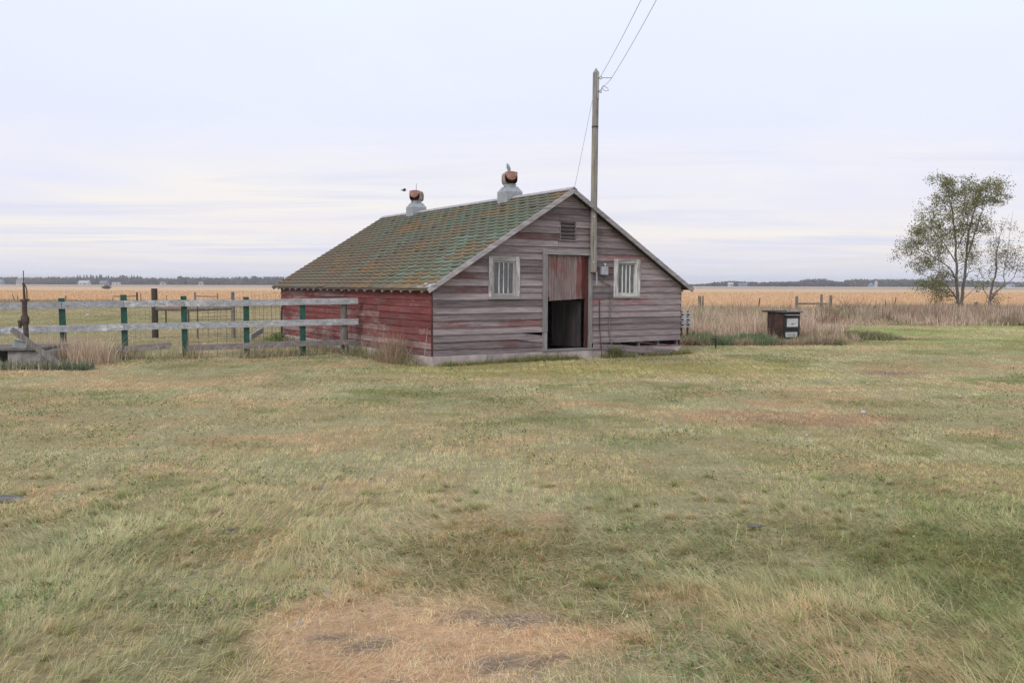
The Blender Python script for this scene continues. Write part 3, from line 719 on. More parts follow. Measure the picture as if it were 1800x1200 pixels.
# ================================================================== OLD STOVE in the weeds
sp = gp(1375, 603); stove = empty('old_stove', (sp.x, sp.y, 0), R(24)); tag(stove, 'rusty old kitchen stove with white enamel door panels in the dry weeds', 'stove')
sw, sd_ = .62, .66
mb = MB(); mb.box((0, 0, .10), (sw, sd_, .86)); mb.build('body', M['rustdark'], stove, bevel=.01)
mb = MB(); mb.bar((-.13, sd_ + .05, .90), (sw + .06, sd_ + .0, .895), .1, .02); mb.box((-.06, -.07, .862), (sw + .06, sd_ + .16, .885)); mb.lathe([(.10, 0), (.10, .02), (.03, .03)], (.12, sd_ - .1, .886), 14); mb.build('top_plate', M['stove_edge'], stove, bevel=.004)
for x, y in ((.03, .03), (sw - .07, .03), (.03, sd_ - .07), (sw - .07, sd_ - .07)):
    mb = MB(); mb.box((x, y, 0), (x + .04, y + .04, .10)); mb.build('leg', M['stove_edge'], stove)
for z0, z1, w0, w1, zz0, zz1 in ((.40, .74, .12, .52, .46, .70), (.13, .36, .08, .50, .17, .31)):
    mb = MB(); mb.box((.03, -.035, z0), (sw - .03, -.001, z1)); dd = mb.build('oven_door', M['stove_edge'], stove, bevel=.006)
    mb = MB(); mb.box((w0, -.042, zz0), (w1, -.0355, zz1)); mb.build('enamel_panel', M['enamel'], dd, bevel=.003)
    mb = MB(); mb.tube([(.08, -.06, z1 - .015), (sw - .1, -.06, z1 - .015)], .010, 6); mb.build('handle', M['rust'], dd)
    if z0 > .3: mks = [((.28, -.0445, .53), (.34, -.0425, .555)), ((.36, -.0445, .53), (.385, -.0425, .555))]
    else: mks = [((.14 + k * .052, -.0445, .225), (.160 + k * .052, -.0425, .255)) for k in range(6)]
    for a_, b_ in mks: mb = MB(); mb.box(a_, b_); mb.build('marking', M['mark'], dd)
mb = MB(); mb.box((-.015, -.05, .375), (sw + .015, -.001, .395)); mb.build('trim_band', M['stove_edge'], stove)
mb = MB(); mb.box((.01, -.03, .76), (sw - .01, -.001, .85)); mb.build('trim_band', M['stove_edge'], stove, bevel=.003)
mb = MB(); mb.tube([(.04, -.10, .80), (sw + .14, -.10, .785)], .013, 8); mb.tube([(.05, -.10, .80), (.05, 0, .80)], .01, 6); mb.tube([(sw - .05, -.10, .787), (sw - .05, 0, .79)], .01, 6); mb.build('towel_bar', M['galv'], stove)

# ================================================================== RIGHT: posts, brace, gate boards, hydrant
GP = 'thin iron fence posts along the field edge'
def tpost(px, base_y, top_py, label, lean=0.0, depth=None, r=.028, mat='rust', grp=GP, nm='iron_fence_post', cat='fence post'):
    p = gp(px, base_y) if depth is None else Vector((lx(px, depth), depth, 0))
    h = at(px, top_py, p.y).z; mb = MB(); mb.tube([(0, 0, -.05), (lean * .5, 0, h * .5), (lean, 0, h)], [r, r, r * .95], 7, (.5, .5, 0))
    if mat == 'rust': mb.bar((0, -.03, 0), (lean, -.03, h), .008, .03, (.5, .5, 0), up=(1, 0, 0))
    o = mb.build(nm, M[mat]); o.location = p; tag(o, label, cat, grp); return o
tpost(1236, 0, 520, 'thin dark post just right of the stout post behind the barn corner', depth=40)
tpost(1228.5, 0, 519.5, 'thin green-grey post touching the stout post behind the barn corner', depth=40.5, r=.022)
tpost(1231.5, 0, 520.5, 'stout grey wooden post in the weeds beyond the right corner of the barn', depth=40.8, r=.05, mat='postw', grp=None, nm='wooden_fence_post')
tpost(1332, 0, 523.5, 'thin leaning iron post between the barn and the stove', .12, depth=44)
tpost(1571, 0, 522, 'thin leaning iron post left of the trees above the dark brush', .16, depth=52)
tpost(1560, 0, 528, 'short dark stalk-like post just left of the leaning one by the brush', -.1, depth=50, r=.02)
tpost(1717, 0, 531, 'squat pale grey wooden stub between the two trees', depth=50, r=.09, mat='postw', grp=None, nm='wooden_stub_post')
hb = Vector((lx(1401, 50), 50, 0)); hbr = empty('brace_fence', hb); tag(hbr, 'three grey posts joined by one level pole at the field edge right of the stove', 'fence')
for px, ty, dd_, rr in ((1401, 520.5, 50, .10), (1444.5, 517.5, 51.5, .085), (1461, 519, 50.5, .10)):
    p = Vector((lx(px, dd_), dd_, 0)) - hb; mb = MB(); mb.tube([p, p + Vector((0, 0, at(px, ty, dd_).z))], [rr * .85, rr * .8], 10, (.6, .5, 0)); mb.build('post', M['postw'], hbr)
mb = MB(); mb.tube([Vector((lx(1403, 50), 50, at(1403, 533.5, 50).z)) - hb, Vector((lx(1460, 50.5), 50.4, at(1460, 533.5, 50.5).z)) - hb], [.055, .05], 10, (.6, .5, 0)); mb.build('cross_pole', M['postw'], hbr)
# left far fence posts at the field edge
GL = 'far posts along the left field edge'
for px, ty, rr, mt, lab in ((26, 518, .04, 'rust', 'thin far post leaning left near the pump, first of the row'), (30.5, 519, .03, 'rust', 'thin far post just right of the first one near the pump'), (115, 519, .04, 'rust', 'thin far post behind the leftmost green post'), (198, 522, .03, 'rust', 'short thin far post between the first two green posts'),
    (240.5, 513.5, .085, 'postd', 'stout dark far post right of the second green post'), (247, 515.5, .03, 'rust', 'thin far post just right of the stout dark far one'), (292.5, 519, .03, 'rust', 'thin far post right of the thick dark brown post')):
    tpost(px, 0, ty, lab, -.25 if px == 26 else 0, depth=80, r=rr, mat=mt, grp=GL, nm='far_fence_post')
hb = Vector((lx(343, 80), 80, 0)); h2 = empty('far_brace_fence', hb); tag(h2, 'two small grey posts with a cross pole at the far field edge behind the fence', 'fence')
for px, ty, rr in ((342.5, 513.5, .09), (382, 515, .06)):
    p = Vector((lx(px, 80), 80, 0)) - hb; mb = MB(); mb.tube([p, p + Vector((0, 0, at(px, ty, 80).z))], rr, 8, (.5, .5, 0)); mb.build('post', M['postw'], h2)
mb = MB(); mb.tube([(0, 0, .5), (lx(382, 80) - hb.x, 0, .48)], .05, 8, (.7, .5, 0)); mb.build('cross_pole', M['postw'], h2)
mb = MB(); mb.tube([Vector((lx(198, 80), 80, .48)), Vector((lx(220, 80), 80, .45)), Vector((lx(241, 80), 80, .52))], .035, 6); o = mb.build('fence_pole', M['postd']); tag(o, 'low dark pole strung between two far posts left of the stout one', 'pole')
# grey gate boards just right of the barn
gb = Vector((lx(1198, 25.6), 25.6, 0)); gt = empty('board_gate', gb, 0); tag(gt, 'short pale grey board gate end showing past the right barn wall', 'gate')
for y0_, y1_ in ((549, 556), (558, 565.5), (567.5, 575)):
    za, zb_ = at(1200, y1_, 25.6).z, at(1200, y0_, 25.6).z; mb = MB(); mb.box((-.7, -.012, za), (.285, .012, zb_), (.7, .6, 0)); mb.build('board', M['rail'], gt, bevel=.003)
for xx in (.0, .17):
    mb = MB(); mb.box((xx, .014, 0), (xx + .05, .05, at(1200, 547, 25.6).z), (.2, .1, 0)); mb.build('upright', M['postd'], gt)
    for y_ in (553, 562, 571):
        mb = MB(); z_ = at(1200, y_, 25.6).z; mb.box((xx - .02, -.02, z_ - .02), (xx + .07, -.0125, z_ + .025)); mb.build('hole_shade_plate', M['mark'], gt)  # dark plates on the board faces, painting the shade of holes
hp = gp(1258, 612); hy = empty('yard_hydrant', (hp.x, hp.y, 0)); tag(hy, 'small dark tap on a stub pipe in the weeds between barn and stove', 'tap')
mb = MB(); mb.tube([(0, 0, -.05), (0, 0, .27)], .02, 8); mb.build('riser', M['stove_edge'], hy); mb = MB(); mb.tube([(.02, 0, .25), (-.09, 0, .24), (-.13, 0, .215)], [.022, .02, .016], 8); mb.build('spout', M['stove_edge'], hy); mb = MB(); mb.bar((-.04, 0, .30), (.06, 0, .31), .02, .015); mb.build('lever', M['stove_edge'], hy)

# ================================================================== GROUND, FIELD
def lawn_col(x, y):
    x = np.asarray(x, float); y = np.asarray(y, float)
    n1 = fbm(x * .55, y * .45, 101, 4); n2 = fbm(x * 1.5, y * 1.2, 131, 4); n3 = fbm(x * .22, y * .22, 151, 3); n4 = fbm(x * 4, y * 4, 171, 3)
    c = np.ones(x.shape + (3,)) * np.array([.42, .345, .19])
    c = mix(c, [.225, .245, .095], sm(.46, .62, n1 * .40 + n2 * .35 + n4 * .25) * .8 * (.45 + .55 * sm(5, 8, y + .8 * np.maximum(x, 0))))           # greener
    c = mix(c, [.54, .37, .215], sm(.50, .64, fbm(x * .9 + 40, y * .9, 191, 4) * .6 + n4 * .4) * .75)     # straw pink
    c = mix(c, [.43, .40, .235], sm(.5, .62, fbm(x * 1.1 - 20, y * 1.3, 211, 4)) * .55)            # pale dry
    # large places seen in the yard
    def blob(cx, cy, rx, ry, s=.35, a=1.1, b=.75):
        d = np.hypot((x - cx) / rx, (y - cy) / ry) + s * (fbm(x * 2.2, y * 2.2, 231, 3) - .5) * 2; return sm(a, b, d)
    c = mix(c, [.19, .235, .075], blob(3.3, 4.6, 1.7, 1.8, .5, 1.3, .5) * .6)
    c = mix(c, [.33, .325, .175], blob(-2.6, 4.3, 1.8, 1.5) * .55)
    c = mix(c, [.66, .42, .24], blob(-.35, 3.95, .85, .75, .6, 1.4, .5) * .95)
    c = mix(c, [.60, .40, .24], blob(-1.0, 4.25, .4, .35, .6) * .5)
    c = mix(c, [.42, .23, .145], blob(3.6, 11.0, 1.5, .65, .5) * .6)
    c = mix(c, [.40, .26, .19], blob(7.1, 16.9, .8, .45, .5) * .8)
    c = mix(c, [.40, .34, .12], blob(1.5, 17.6, 5.0, 1.9, .5) * .6)
    c = mix(c, [.20, .23, .085], blob(4.2, 7.0, 2.3, 1.3, .6, 1.4, .5) * .4)
    c = mix(c, [.30, .335, .125], sm(19, 30, y) * sm(4, 8, x) * .75 * sm(.25, .6, n1))
    pas = sm(20.2, 21.5, y - (x + 10.62) * .35 - (18.55 - 18.9) - 1.2) * sm(-2, -3.2, x)   # pasture behind the fence
    c = mix(c, [.36, .29, .175], pas * .8); c = mix(c, [.22, .245, .105], pas * sm(.5, .62, fbm(x * .2, y * .3, 251, 3)) * .4)
    far = sm(60, 85, y) ; c = mix(c, [.40, .31, .19], far * .6)
    return c
def soilmask(x, y):
    d = np.minimum(np.hypot((x + .05) / .30, (y - 3.78) / .10), np.hypot((x + .72) / .16, (y - 4.02) / .08))
    d = np.minimum(d, np.hypot((x + .25) / .12, (y - 4.42) / .07)); d = np.minimum(d, np.hypot((x - .05) / .26, (y - 4.32) / .08)); d = np.minimum(d, np.hypot((x - 7.05) / .5, (y - 16.95) / .25)); d = np.minimum(d, np.hypot((x + .5) / .08, (y - 3.6) / .06))
    return sm(1.3, .5, d + 2.2 * (fbm(x * 14, y * 14, 301, 3) - .5)) * .8

xs = np.concatenate([-np.geomspace(1650, 30, 26)[:-1], np.linspace(-30, -9, 64)[:-1], np.linspace(-9, 9, 181)[:-1], np.linspace(9, 30, 64)[:-1], np.geomspace(30, 1650, 26)])
ys = np.concatenate([np.linspace(-150, 0, 12)[:-1], np.linspace(0, 12, 160)[:-1], np.linspace(12, 40, 150)[:-1], np.linspace(40, 110, 100)[:-1], np.geomspace(110, 1650, 30)])
X, Y = np.meshgrid(xs, ys); Z = hgt(X, Y)
V = np.stack([X, Y, Z], -1).reshape(-1, 3); nx, ny = len(xs), len(ys)
i = np.arange(ny - 1)[:, None] * nx + np.arange(nx - 1)[None]; Q = np.stack([i, i + 1, i + nx + 1, i + nx], -1).reshape(-1, 4)
gc = lawn_col(X, Y); gc = gc * .80
gc = mix(gc, [.17, .14, .115], soilmask(X, Y) * .9)
t = NT('lawn_thatch_ground'); c = t.attr(); f1 = t.noise(t.coords((1, 1, 1)), 30, 6, .8); f2 = t.noise(t.coords(), 3.2, 5, .7)
c = t.mixc(1.0, c, t.ramp(f1, [(.25, .55), (.75, 1.35)]), 'MULTIPLY'); c = t.mixc(1.0, c, t.ramp(f2, [(.3, .85), (.7, 1.15)]), 'MULTIPLY')
M['ground'] = t.bsdf(c, 1.0, f1, .5, .02, spec=.05)
g = np_mesh('ground', V, [Q], gc.reshape(-1, 3), M['ground']); g['kind'] = 'structure'; g.data.polygons.foreach_set('use_smooth', np.ones(len(Q), bool))

# stubble field sheet
t = NT('corn_stubble'); 
f1 = t.noise(t.coords((.12, 1, 1)), .5, 5, .7); f2 = t.noise(t.coords((.6, 1, 1)), 2.5, 5, .8); f3 = t.noise(t.coords((.004, .05, 1)), 1.0, 3, .6)
c = t.ramp(f1, [(.3, (.58, .385, .225)), (.7, (.76, .545, .34))]); c = t.mixc(1.0, c, t.ramp(f2, [(.3, .7), (.7, 1.2)]), 'MULTIPLY'); c = t.mixc(t.ramp(f3, [(.45, 0), (.65, .5)]), c, (.68, .49, .31))
geo = t.n('ShaderNodeNewGeometry'); yy = t.n('ShaderNodeSeparateXYZ', {0: geo.outputs['Position']}).outputs[1]
xx = t.n('ShaderNodeSeparateXYZ', {0: geo.outputs['Position']}).outputs[0]; wv = t.math('ADD', t.math('ADD', yy, t.math('MULTIPLY', xx, .15)), t.math('MULTIPLY', t.noise(t.coords((.01, .01, 1)), 1, 2), 20))
c = t.mixc(t.ramp(t.math('DIVIDE', wv, 1000.0), [(.245, 0), (.262, .7)]), c, (.57, .41, .28))        # paler, greyer crop strip far off
c = t.mixc(t.ramp(t.math('DIVIDE', wv, 1000.0), [(.425, 0), (.43, 1), (.50, 1), (.52, 0)]), c, (.23, .18, .13))
c = t.mixc(t.ramp(t.math('DIVIDE', wv, 1000.0), [(.50, 0), (.53, .75)]), c, (.55, .44, .36))
M['field'] = t.bsdf(c, 1.0, spec=.05)
def field_edge(x): return np.where(x < 0, 82 + 0 * x, 62 + .03 * x)
fx = np.concatenate([np.linspace(-1640, -120, 20)[:-1], np.linspace(-120, 120, 120)[:-1], np.linspace(120, 1640, 20)])
e0 = field_edge(fx) + 1.5 * (fbm(fx * .3, fx * 0, 5, 2) - .5)
fys = [0, 4, 10, 20, 40, 80, 160, 320, 640, 1000, 1550]
V = np.array([(x, a + d, .03 + float(0)) for d in fys for x, a in zip(fx, e0)]); nx = len(fx); i = np.arange(len(fys) - 1)[:, None] * nx + np.arange(nx - 1)[None]
Q = np.stack([i, i + 1, i + nx + 1, i + nx], -1).reshape(-1, 4)
o = np_mesh('corn_field', V, [Q], np.ones((len(V), 3)) * .5, M['field']); o['kind'] = 'structure'

# ================================================================== GRASS
def blades(name, P, ang, a0, a1, Ln, Wd, col, segs, mat, label=None, cat=None, twist=None):
    N = len(P); t_ = np.linspace(0, 1, segs + 1)
    dx, dy = np.cos(ang), np.sin(ang); tw = ang + math.pi / 2 + (rng.normal(0, .5, N) if twist is None else twist)
    sx, sy = np.cos(tw), np.sin(tw)
    pos = P.copy(); rows = []; wprof = np.linspace(1, .45, segs)
    for k in range(segs + 1):
        if k:
            a = a0 + (a1 - a0) * (k - .5) / segs; st = Ln / segs
            pos = pos + np.stack([dx * np.sin(a) * st, dy * np.sin(a) * st, np.cos(a) * st], -1)
        if k < segs:
            w = (Wd * wprof[k] * .5)[:, None]; sv = np.stack([sx, sy, np.zeros(N)], -1) * w
            rows += [pos - sv, pos + sv]
        else: rows.append(pos)
    nv = len(rows); V = np.stack(rows, 1).reshape(-1, 3); b = np.arange(N)[:, None] * nv
    faces = []
    if segs > 1:
        q = np.concatenate([b + np.array([[2*k, 2*k+1, 2*k+3, 2*k+2]]) for k in range(segs - 1)], 0); faces.append(q)
    k = segs - 1; faces.append(b + np.array([[2*k, 2*k+1, 2*k+2]]))
    c = np.repeat(col[:, None, :], nv, 1).reshape(-1, 3)
    o = np_mesh(name, V, faces, c, mat)
    tag(o, label, cat, kind='stuff'); return o

def jitter_col(c, v=.22, h=.08):
    n = len(c); k = np.exp(rng.normal(0, v, n))[:, None]; return np.clip(c * k * np.exp(rng.normal(0, h, (n, 3))), .005, .95)
BO = np.array([-1.6007, 18.0673]); ct, st_ = math.cos(TH), math.sin(TH)
def in_barn(x, y, m=.05):
    u = (x - BO[0]) * ct + (y - BO[1]) * st_; v = -(x - BO[0]) * st_ + (y - BO[1]) * ct
    return (u > -m) & (u < W + m) & (v > -m) & (v < L + m)
def weedmask(x, y):        # where tall weeds stand on the right
    r = x / np.maximum(y, 1e-3)
    edge_far = 36.3 + .8 * fbm(x * .4, y * 0, 401, 2)
    a = (y > edge_far) & (x > 3) & (y < 62)
    near = (y > 25.3 + 1.2 * (fbm(x * .9, y * 0, 405, 2) - .5)) & (x > 4.2) & (r < .352 + .03 * fbm(y * .6, x * 0, 409, 2)) & (y < 62)
    near2 = (y > 25.8) & (y < 28.5) & (x > 8) & (x < 9.8 + .5 * fbm(y, x * 0, 3, 2))
    return a | near | near2

def lawn():
    N = 1950000; lo_, hi_ = 2.6, 62.0
    # density ~ d^-1.55 per area beyond 6.5 m, constant before
    u = rng.random(N); 
    ds = np.linspace(lo_, hi_, 4000); dens = np.where(ds < 5.5, 1.0, (5.5 / ds) ** 1.62) * (.68 * ds + 2.0); cdf = np.cumsum(dens); cdf /= cdf[-1]
    d = np.interp(u, cdf, ds); y = d; x = rng.uniform(-1, 1, N) * (.68 * d + 2.0)
    # tufts: pull blades toward cell points
    cs = .10 + .004 * d; ix, iy = np.floor(x / cs), np.floor(y / cs); jx = (ix + _h(ix, iy, 7)) * cs; jy = (iy + _h(ix, iy, 9)) * cs; pull = .35 * _h(ix, iy, 13)
    x = x + (jx - x) * pull; y = y + (jy - y) * pull
    keep = ~in_barn(x, y) & ~weedmask(x, y) & (rng.random(N) > .9 * soilmask(x, y))
    keep &= ~((np.hypot(x + 3.82, (y - 6.73)) < .17))
    keep &= ~((x > -10.95) & (x < -9.1) & (y > 17.3) & (y < 18.5))
    x, y, d = x[keep], y[keep], d[keep]; n = len(x)
    print('lawn blades', n)
    near = sm(11, 5, d); longz = sm(.42, .62, fbm(x * .5, y * .5, 501, 3)) * sm(13, 7, d)
    straw = sm(1.1, .7, np.hypot((x + .45) / .75, (y - 3.9) / .8) + .5 * (fbm(x * 2, y * 2, 505, 2) - .5))
    tus = fbm(x * 3.2, y * 3.2, 511, 3)
    Ln = (.026 + .026 * sm(7.5, 4.5, d) + .075 * longz * sm(8, 4.5, d)) * (.45 + 1.0 * rng.random(n)) * (.3 + 1.35 * tus) * (1 - .25 * straw)
    Ln *= 1 + .35 * (rng.random(n) < .03)
    Wd = np.clip(.00055 * d, .0024, .03) * (.7 + .6 * rng.random(n))
    Ln = np.maximum(Ln, Wd * 1.6)
    flow = (fbm(x * .55, y * .55, 521, 3) - .5) * 9 + 1.9; ang = flow + rng.normal(0, .55, n) + (rng.random(n) < .15) * rng.uniform(-3, 3, n)
    lean = .40 + .75 * np.clip((longz + .35) * sm(9, 5, d), 0, 1) + .5 * straw
    a0 = np.clip(lean + rng.normal(0, .3, n), 0, 1.35); a1 = np.clip(a0 + .35 + rng.normal(0, .3, n), .1, 1.66)
    c = lawn_col(x, y) * 1.5; c *= (.62 + .76 * fbm(x * 7, y * 5, 541, 3))[:, None]
    dry = rng.random(n) < (.16 + .15 * near); c[dry] = c[dry] * .35 + np.array([.62, .50, .32]) * .65
    grn = rng.random(n) < .16 * (1 - straw); c[grn] = c[grn] * .45 + np.array([.18, .26, .08]) * .55
    br = (rng.random(n) < .05 * near) & (straw < .5); Wd = np.where(br, Wd * 2.8, Wd); c[br] = c[br] * .4 + np.array([.24, .34, .11]) * .6
    c = jitter_col(c, .20, .05)
    P = np.stack([x, y, hgt(x, y) - .004], -1)
    nr = d < 9
    blades('lawn_grass_near', P[nr], ang[nr], a0[nr], a1[nr], Ln[nr], Wd[nr], c[nr], 3, M['grass'], 'patchy green and straw lawn grass close to the viewer', 'grass')
    fr = ~nr
    blades('lawn_grass', P[fr], ang[fr], a0[fr], a1[fr], Ln[fr], Wd[fr], c[fr], 2, M['grass'], 'short patchy lawn grass around the barn and pasture', 'grass')
lawn()

def tussocks():
    m = 420; cy = 3.1 + 4.6 * rng.random(m) ** 1.2; cx = rng.uniform(-.7, .7, m) * cy; ok = np.hypot((cx + .35) / .8, (cy - 3.9) / .7) > 1; cx, cy = cx[ok], cy[ok]; m = len(cx)
    per = 130; i = np.repeat(np.arange(m), per); n = len(i); size = rng.uniform(.5, 1.15, m)[i] * np.interp(cy[i], [3, 6, 12], [1, .75, .5])
    r = np.abs(rng.normal(0, .035, n)) * size; th = rng.uniform(0, 6.28, n); x = cx[i] + r * np.cos(th); y = cy[i] + r * np.sin(th)
    flow = ((fbm(cx * .55, cy * .55, 521, 3) - .5) * 9 + 1.9)[i]; ang = np.arctan2(np.sin(th) + 1.1 * np.sin(flow), np.cos(th) + 1.1 * np.cos(flow)) + rng.normal(0, .25, n)
    pal = np.array([[.36, .39, .20], [.48, .43, .26], [.27, .34, .13], [.58, .46, .29], [.31, .33, .17]]); pc = pal[rng.integers(0, 5, m)]; base = lawn_col(x, y) * 1.4
    c = jitter_col(base * .5 + pc[i] * .6, .2, .05)
    L_ = (.07 + .09 * rng.random(n)) * size; a0 = np.abs(rng.normal(.45, .25, n)); a1 = a0 + 1.0 + rng.normal(0, .25, n)
    blades('grass_tussocks', np.stack([x, y, hgt(x, y) - .003], -1), ang, a0, a1, L_, np.clip(.0005 * cy[i], .0022, .01) * (.7 + .6 * rng.random(n)), c, 4, M['grass'], 'drooping tussocks of long fine grass in the foreground lawn', 'grass')
tussocks()
n = 700; y = 3.2 + 12 * rng.random(n) ** 1.5; x = rng.uniform(-.7, .7, n) * y; a0 = rng.uniform(1.1, 1.5, n); pal = np.array([[.30, .17, .08], [.42, .28, .12], [.20, .12, .07], [.50, .40, .22]])
blades('leaf_litter', np.stack([x, y, hgt(x, y) + .025], -1), rng.uniform(0, 6.28, n), a0, a0 + .3, .014 + .022 * rng.random(n), .008 + .012 * rng.random(n), jitter_col(pal[rng.integers(0, 4, n)], .2), 2, M['grass'], 'scattered small dead leaves on the lawn', 'dead leaves')

# broad-leaf clover and dandelion leaves, flat little ovals close to the ground
def leaves_flat(n, name, label, region):
    x, y = region(n); k = ~in_barn(x, y); x, y = x[k], y[k]; n = len(x); d = np.hypot(x, y)
    ang = rng.uniform(0, 6.28, n); L_ = (.010 + .014 * rng.random(n)) * (1 + d * .04); a0 = rng.uniform(.7, 1.3, n)
    c = jitter_col(np.ones((n, 3)) * np.array([.17, .225, .08]), .3, .08); P = np.stack([x, y, hgt(x, y) + .01 + .022 * rng.random(n)], -1)
    blades(name, P, ang, a0, a0 + .3, L_, L_ * .7, c, 2, M['grass'], label, 'weeds')
def reg(n):
    cx = rng.uniform(-.7, .7, 900); cy = 3.2 + 18 * rng.random(900) ** 1.6; k = rng.integers(0, 900, n); y = cy[k] + rng.normal(0, .14, n) * (1 + cy[k] * .03); x = cx[k] * cy[k] + rng.normal(0, .18, n) * (1 + cy[k] * .03); 
    m = (fbm(x * .6, y * .6, 555, 2) > .45) & (y > 2.7) & (np.hypot((x + .4) / .9, (y - 3.9) / .9) > 1); return x[m], y[m]
leaves_flat(62000, 'clover_patches', 'low dark green clover and dandelion patches in the lawn', reg)

# loose straw stalks on the foreground
n = 3600; x = rng.normal(-.4, .9, n); y = 3.2 + rng.gamma(2, .7, n); ang = rng.uniform(0, 6.28, n)
blades('loose_straw', np.stack([x, y, hgt(x, y) + .02 + .03 * rng.random(n)], -1), ang, np.full(n, 1.45), np.full(n, 1.62), .06 + .16 * rng.random(n), np.full(n, .0028), jitter_col(np.ones((n, 3)) * np.array([.70, .56, .36]), .15), 2, M['grass'], 'pale loose straw stalks strewn on the near lawn', 'straw')

# tall dry grass
def stalks(name, x, y, hm, hv, col, label, wk=.0009, lean=.12, seeds=True, v=.2, cat='dry grass', wmin=.004):
    n = len(x); d = np.hypot(x, y); Ln = hm * (1 + hv * rng.normal(0, 1, n)); Ln = np.clip(Ln, .05, 1.6)
    if np.ndim(col) == 1: col = np.ones((n, 3)) * np.array(col)
    Wd = np.maximum(wmin, wk * d) * (.7 + .6 * rng.random(n)); ang = rng.uniform(0, 6.28, n) ; a0 = np.abs(rng.normal(0, lean, n)); a1 = a0 + np.abs(rng.normal(0, lean * 2.5, n))
    z = hgt(x, y) - .01
    o = blades(name, np.stack([x, y, z], -1), ang, a0, a1, Ln, Wd, jitter_col(col, v, .05), 3, M['grass'], label, cat)
    return o
n = 260000; y = rng.uniform(24.5, 60, n) ; x = rng.uniform(.1, .8, n) * y; k = weedmask(x, y) & ~in_barn(x, y, .1) & (rng.random(n) < np.clip(36 / y, .35, 1)); x, y = x[k], y[k]
cs = .55; ix, iy = np.floor(x / cs), np.floor(y / cs); x = x + ((ix + _h(ix, iy, 27)) * cs - x) * .5 * _h(ix, iy, 29); y = y + ((iy + _h(ix, iy, 31)) * cs - y) * .4
base = np.ones((len(x), 3)) * np.array([.63, .485, .36]); base = mix(base, [.47, .365, .275], sm(36, 40, y) * .75); base = mix(base, [.25, .27, .12], sm(.52, .68, fbm(x * .5, y * .4, 601, 3)) * .6); base = mix(base, [.36, .22, .15], sm(.55, .7, fbm(x * .8, y * .5, 611, 3)) * .5)
hm = np.where(y < 36, .62 - .012 * (y - 26), .44 - .012 * (y - 36)) * (.1 + 1.7 * fbm(x * .8, y * .7, 621, 4) ** 1.25) * sm(24.6, 27.5, y) + .06
hm = hm * np.where((x / y > .335) & (y < 36), .5, 1.0); hm = np.where((y > 36) & (x / y > .34), hm * sm(36, 39, y) * 1.15 + .06, hm)
stalks('tall_dry_grass', x, y, hm, .34, base, 'tall pinkish dry grass behind the barn and along the field fence', .0008, .2, v=.28)
n = 2200; cx = rng.uniform(4.8, 22, 46); cyy = rng.uniform(26.5, 44, 46); i = rng.integers(0, 46, n); x = cx[i] + rng.normal(0, .22, n); y = cyy[i] + rng.normal(0, .2, n); k = weedmask(x, y) & ~in_barn(x, y, .2); x, y = x[k], y[k]
stalks('brown_weed_stalks', x, y, .66, .3, [.27, .175, .13], 'darker brown seeding weed stalks among the dry grass', .0007, .16, cat='weeds')
# green fringe in front of it
n = 26000; x = rng.uniform(4.6, 10.5, n); y = 24.2 + 1.9 * rng.random(n) + .5 * fbm(x, x * 0, 5, 2); k = ~in_barn(x, y, .1) & (x / y < .37); x, y = x[k], y[k]
stalks('green_weed_fringe', x, y, .20 * (.5 + fbm(x * 1.3, y, 631, 2)), .3, mix(np.ones((len(x), 3)) * np.array([.20, .255, .13]), [.42, .33, .22], sm(.5, .6, fbm(x, y, 641, 2))), 'grey-green low weeds between barn and stove', .0009, .35, cat='weeds')
# mound of weeds right of the stove
n = 7000; x = rng.normal(10.7, .9, n); y = rng.normal(27.6, .45, n)
stalks('weed_mound', x, y, .26 * np.exp(-((x - 10.7) / 1.2) ** 2), .3, [.26, .25, .135], 'low olive weed mound in the grass right of the stove', .0009, .5, cat='weeds')
# along the board fence, pump and barn
def along(n, pxa, pxb, o0, o1):
    f = rng.random(n); a = on_fence(pxa); b = on_fence(pxb); off = rng.uniform(o0, o1, n); x = a.x + (b.x - a.x) * f + FN.x * off; y = a.y + (b.y - a.y) * f + FN.y * off; return x, y
x, y = along(8500, -150, 640, -.35, .30); dn = fbm(x * 1.4, y, 651, 2); k = rng.random(len(x)) < sm(.3, .7, dn); x, y = x[k], y[k]; dn = dn[k]
stalks('fence_row_grass', x, y, .15 + .17 * dn, .6, mix(np.ones((len(x), 3)) * np.array([.60, .47, .33]), [.27, .30, .15], (rng.random(len(x)) < .45) * 1.0), 'straggly dry grass along the foot of the board fence', .0005, .32)
n = 3000; x = np.concatenate([rng.normal(lx(133, 18.3), .28, n), rng.normal(lx(95, 18.9), .30, n // 2), rng.normal(lx(50, 17.0), .5, n // 2)]); y = np.concatenate([rng.normal(18.4, .3, n), rng.normal(18.75, .15, n // 2), rng.normal(17.0, .12, n // 2)])
k = ~((x > -10.9) & (x < -9.2) & (y > 17.3) & (y < 18.5)); x, y = x[k], y[k]
stalks('pump_side_grass', x, y, .36 * np.where(y < 17.4, .35, 1), .45, [.62, .49, .36], 'tall straw-coloured grass beside the well and pump', .0005, .20)
n = 6000; x = rng.uniform(-10.6, -8.0, n); y = 16.75 + .45 * rng.random(n) + .15 * fbm(x * 2, x, 5, 2)
stalks('blue_green_weeds', x, y, .15, .4, [.19, .23, .145], 'grey-green weeds spreading in front of the well', .0008, .6, cat='weeds')
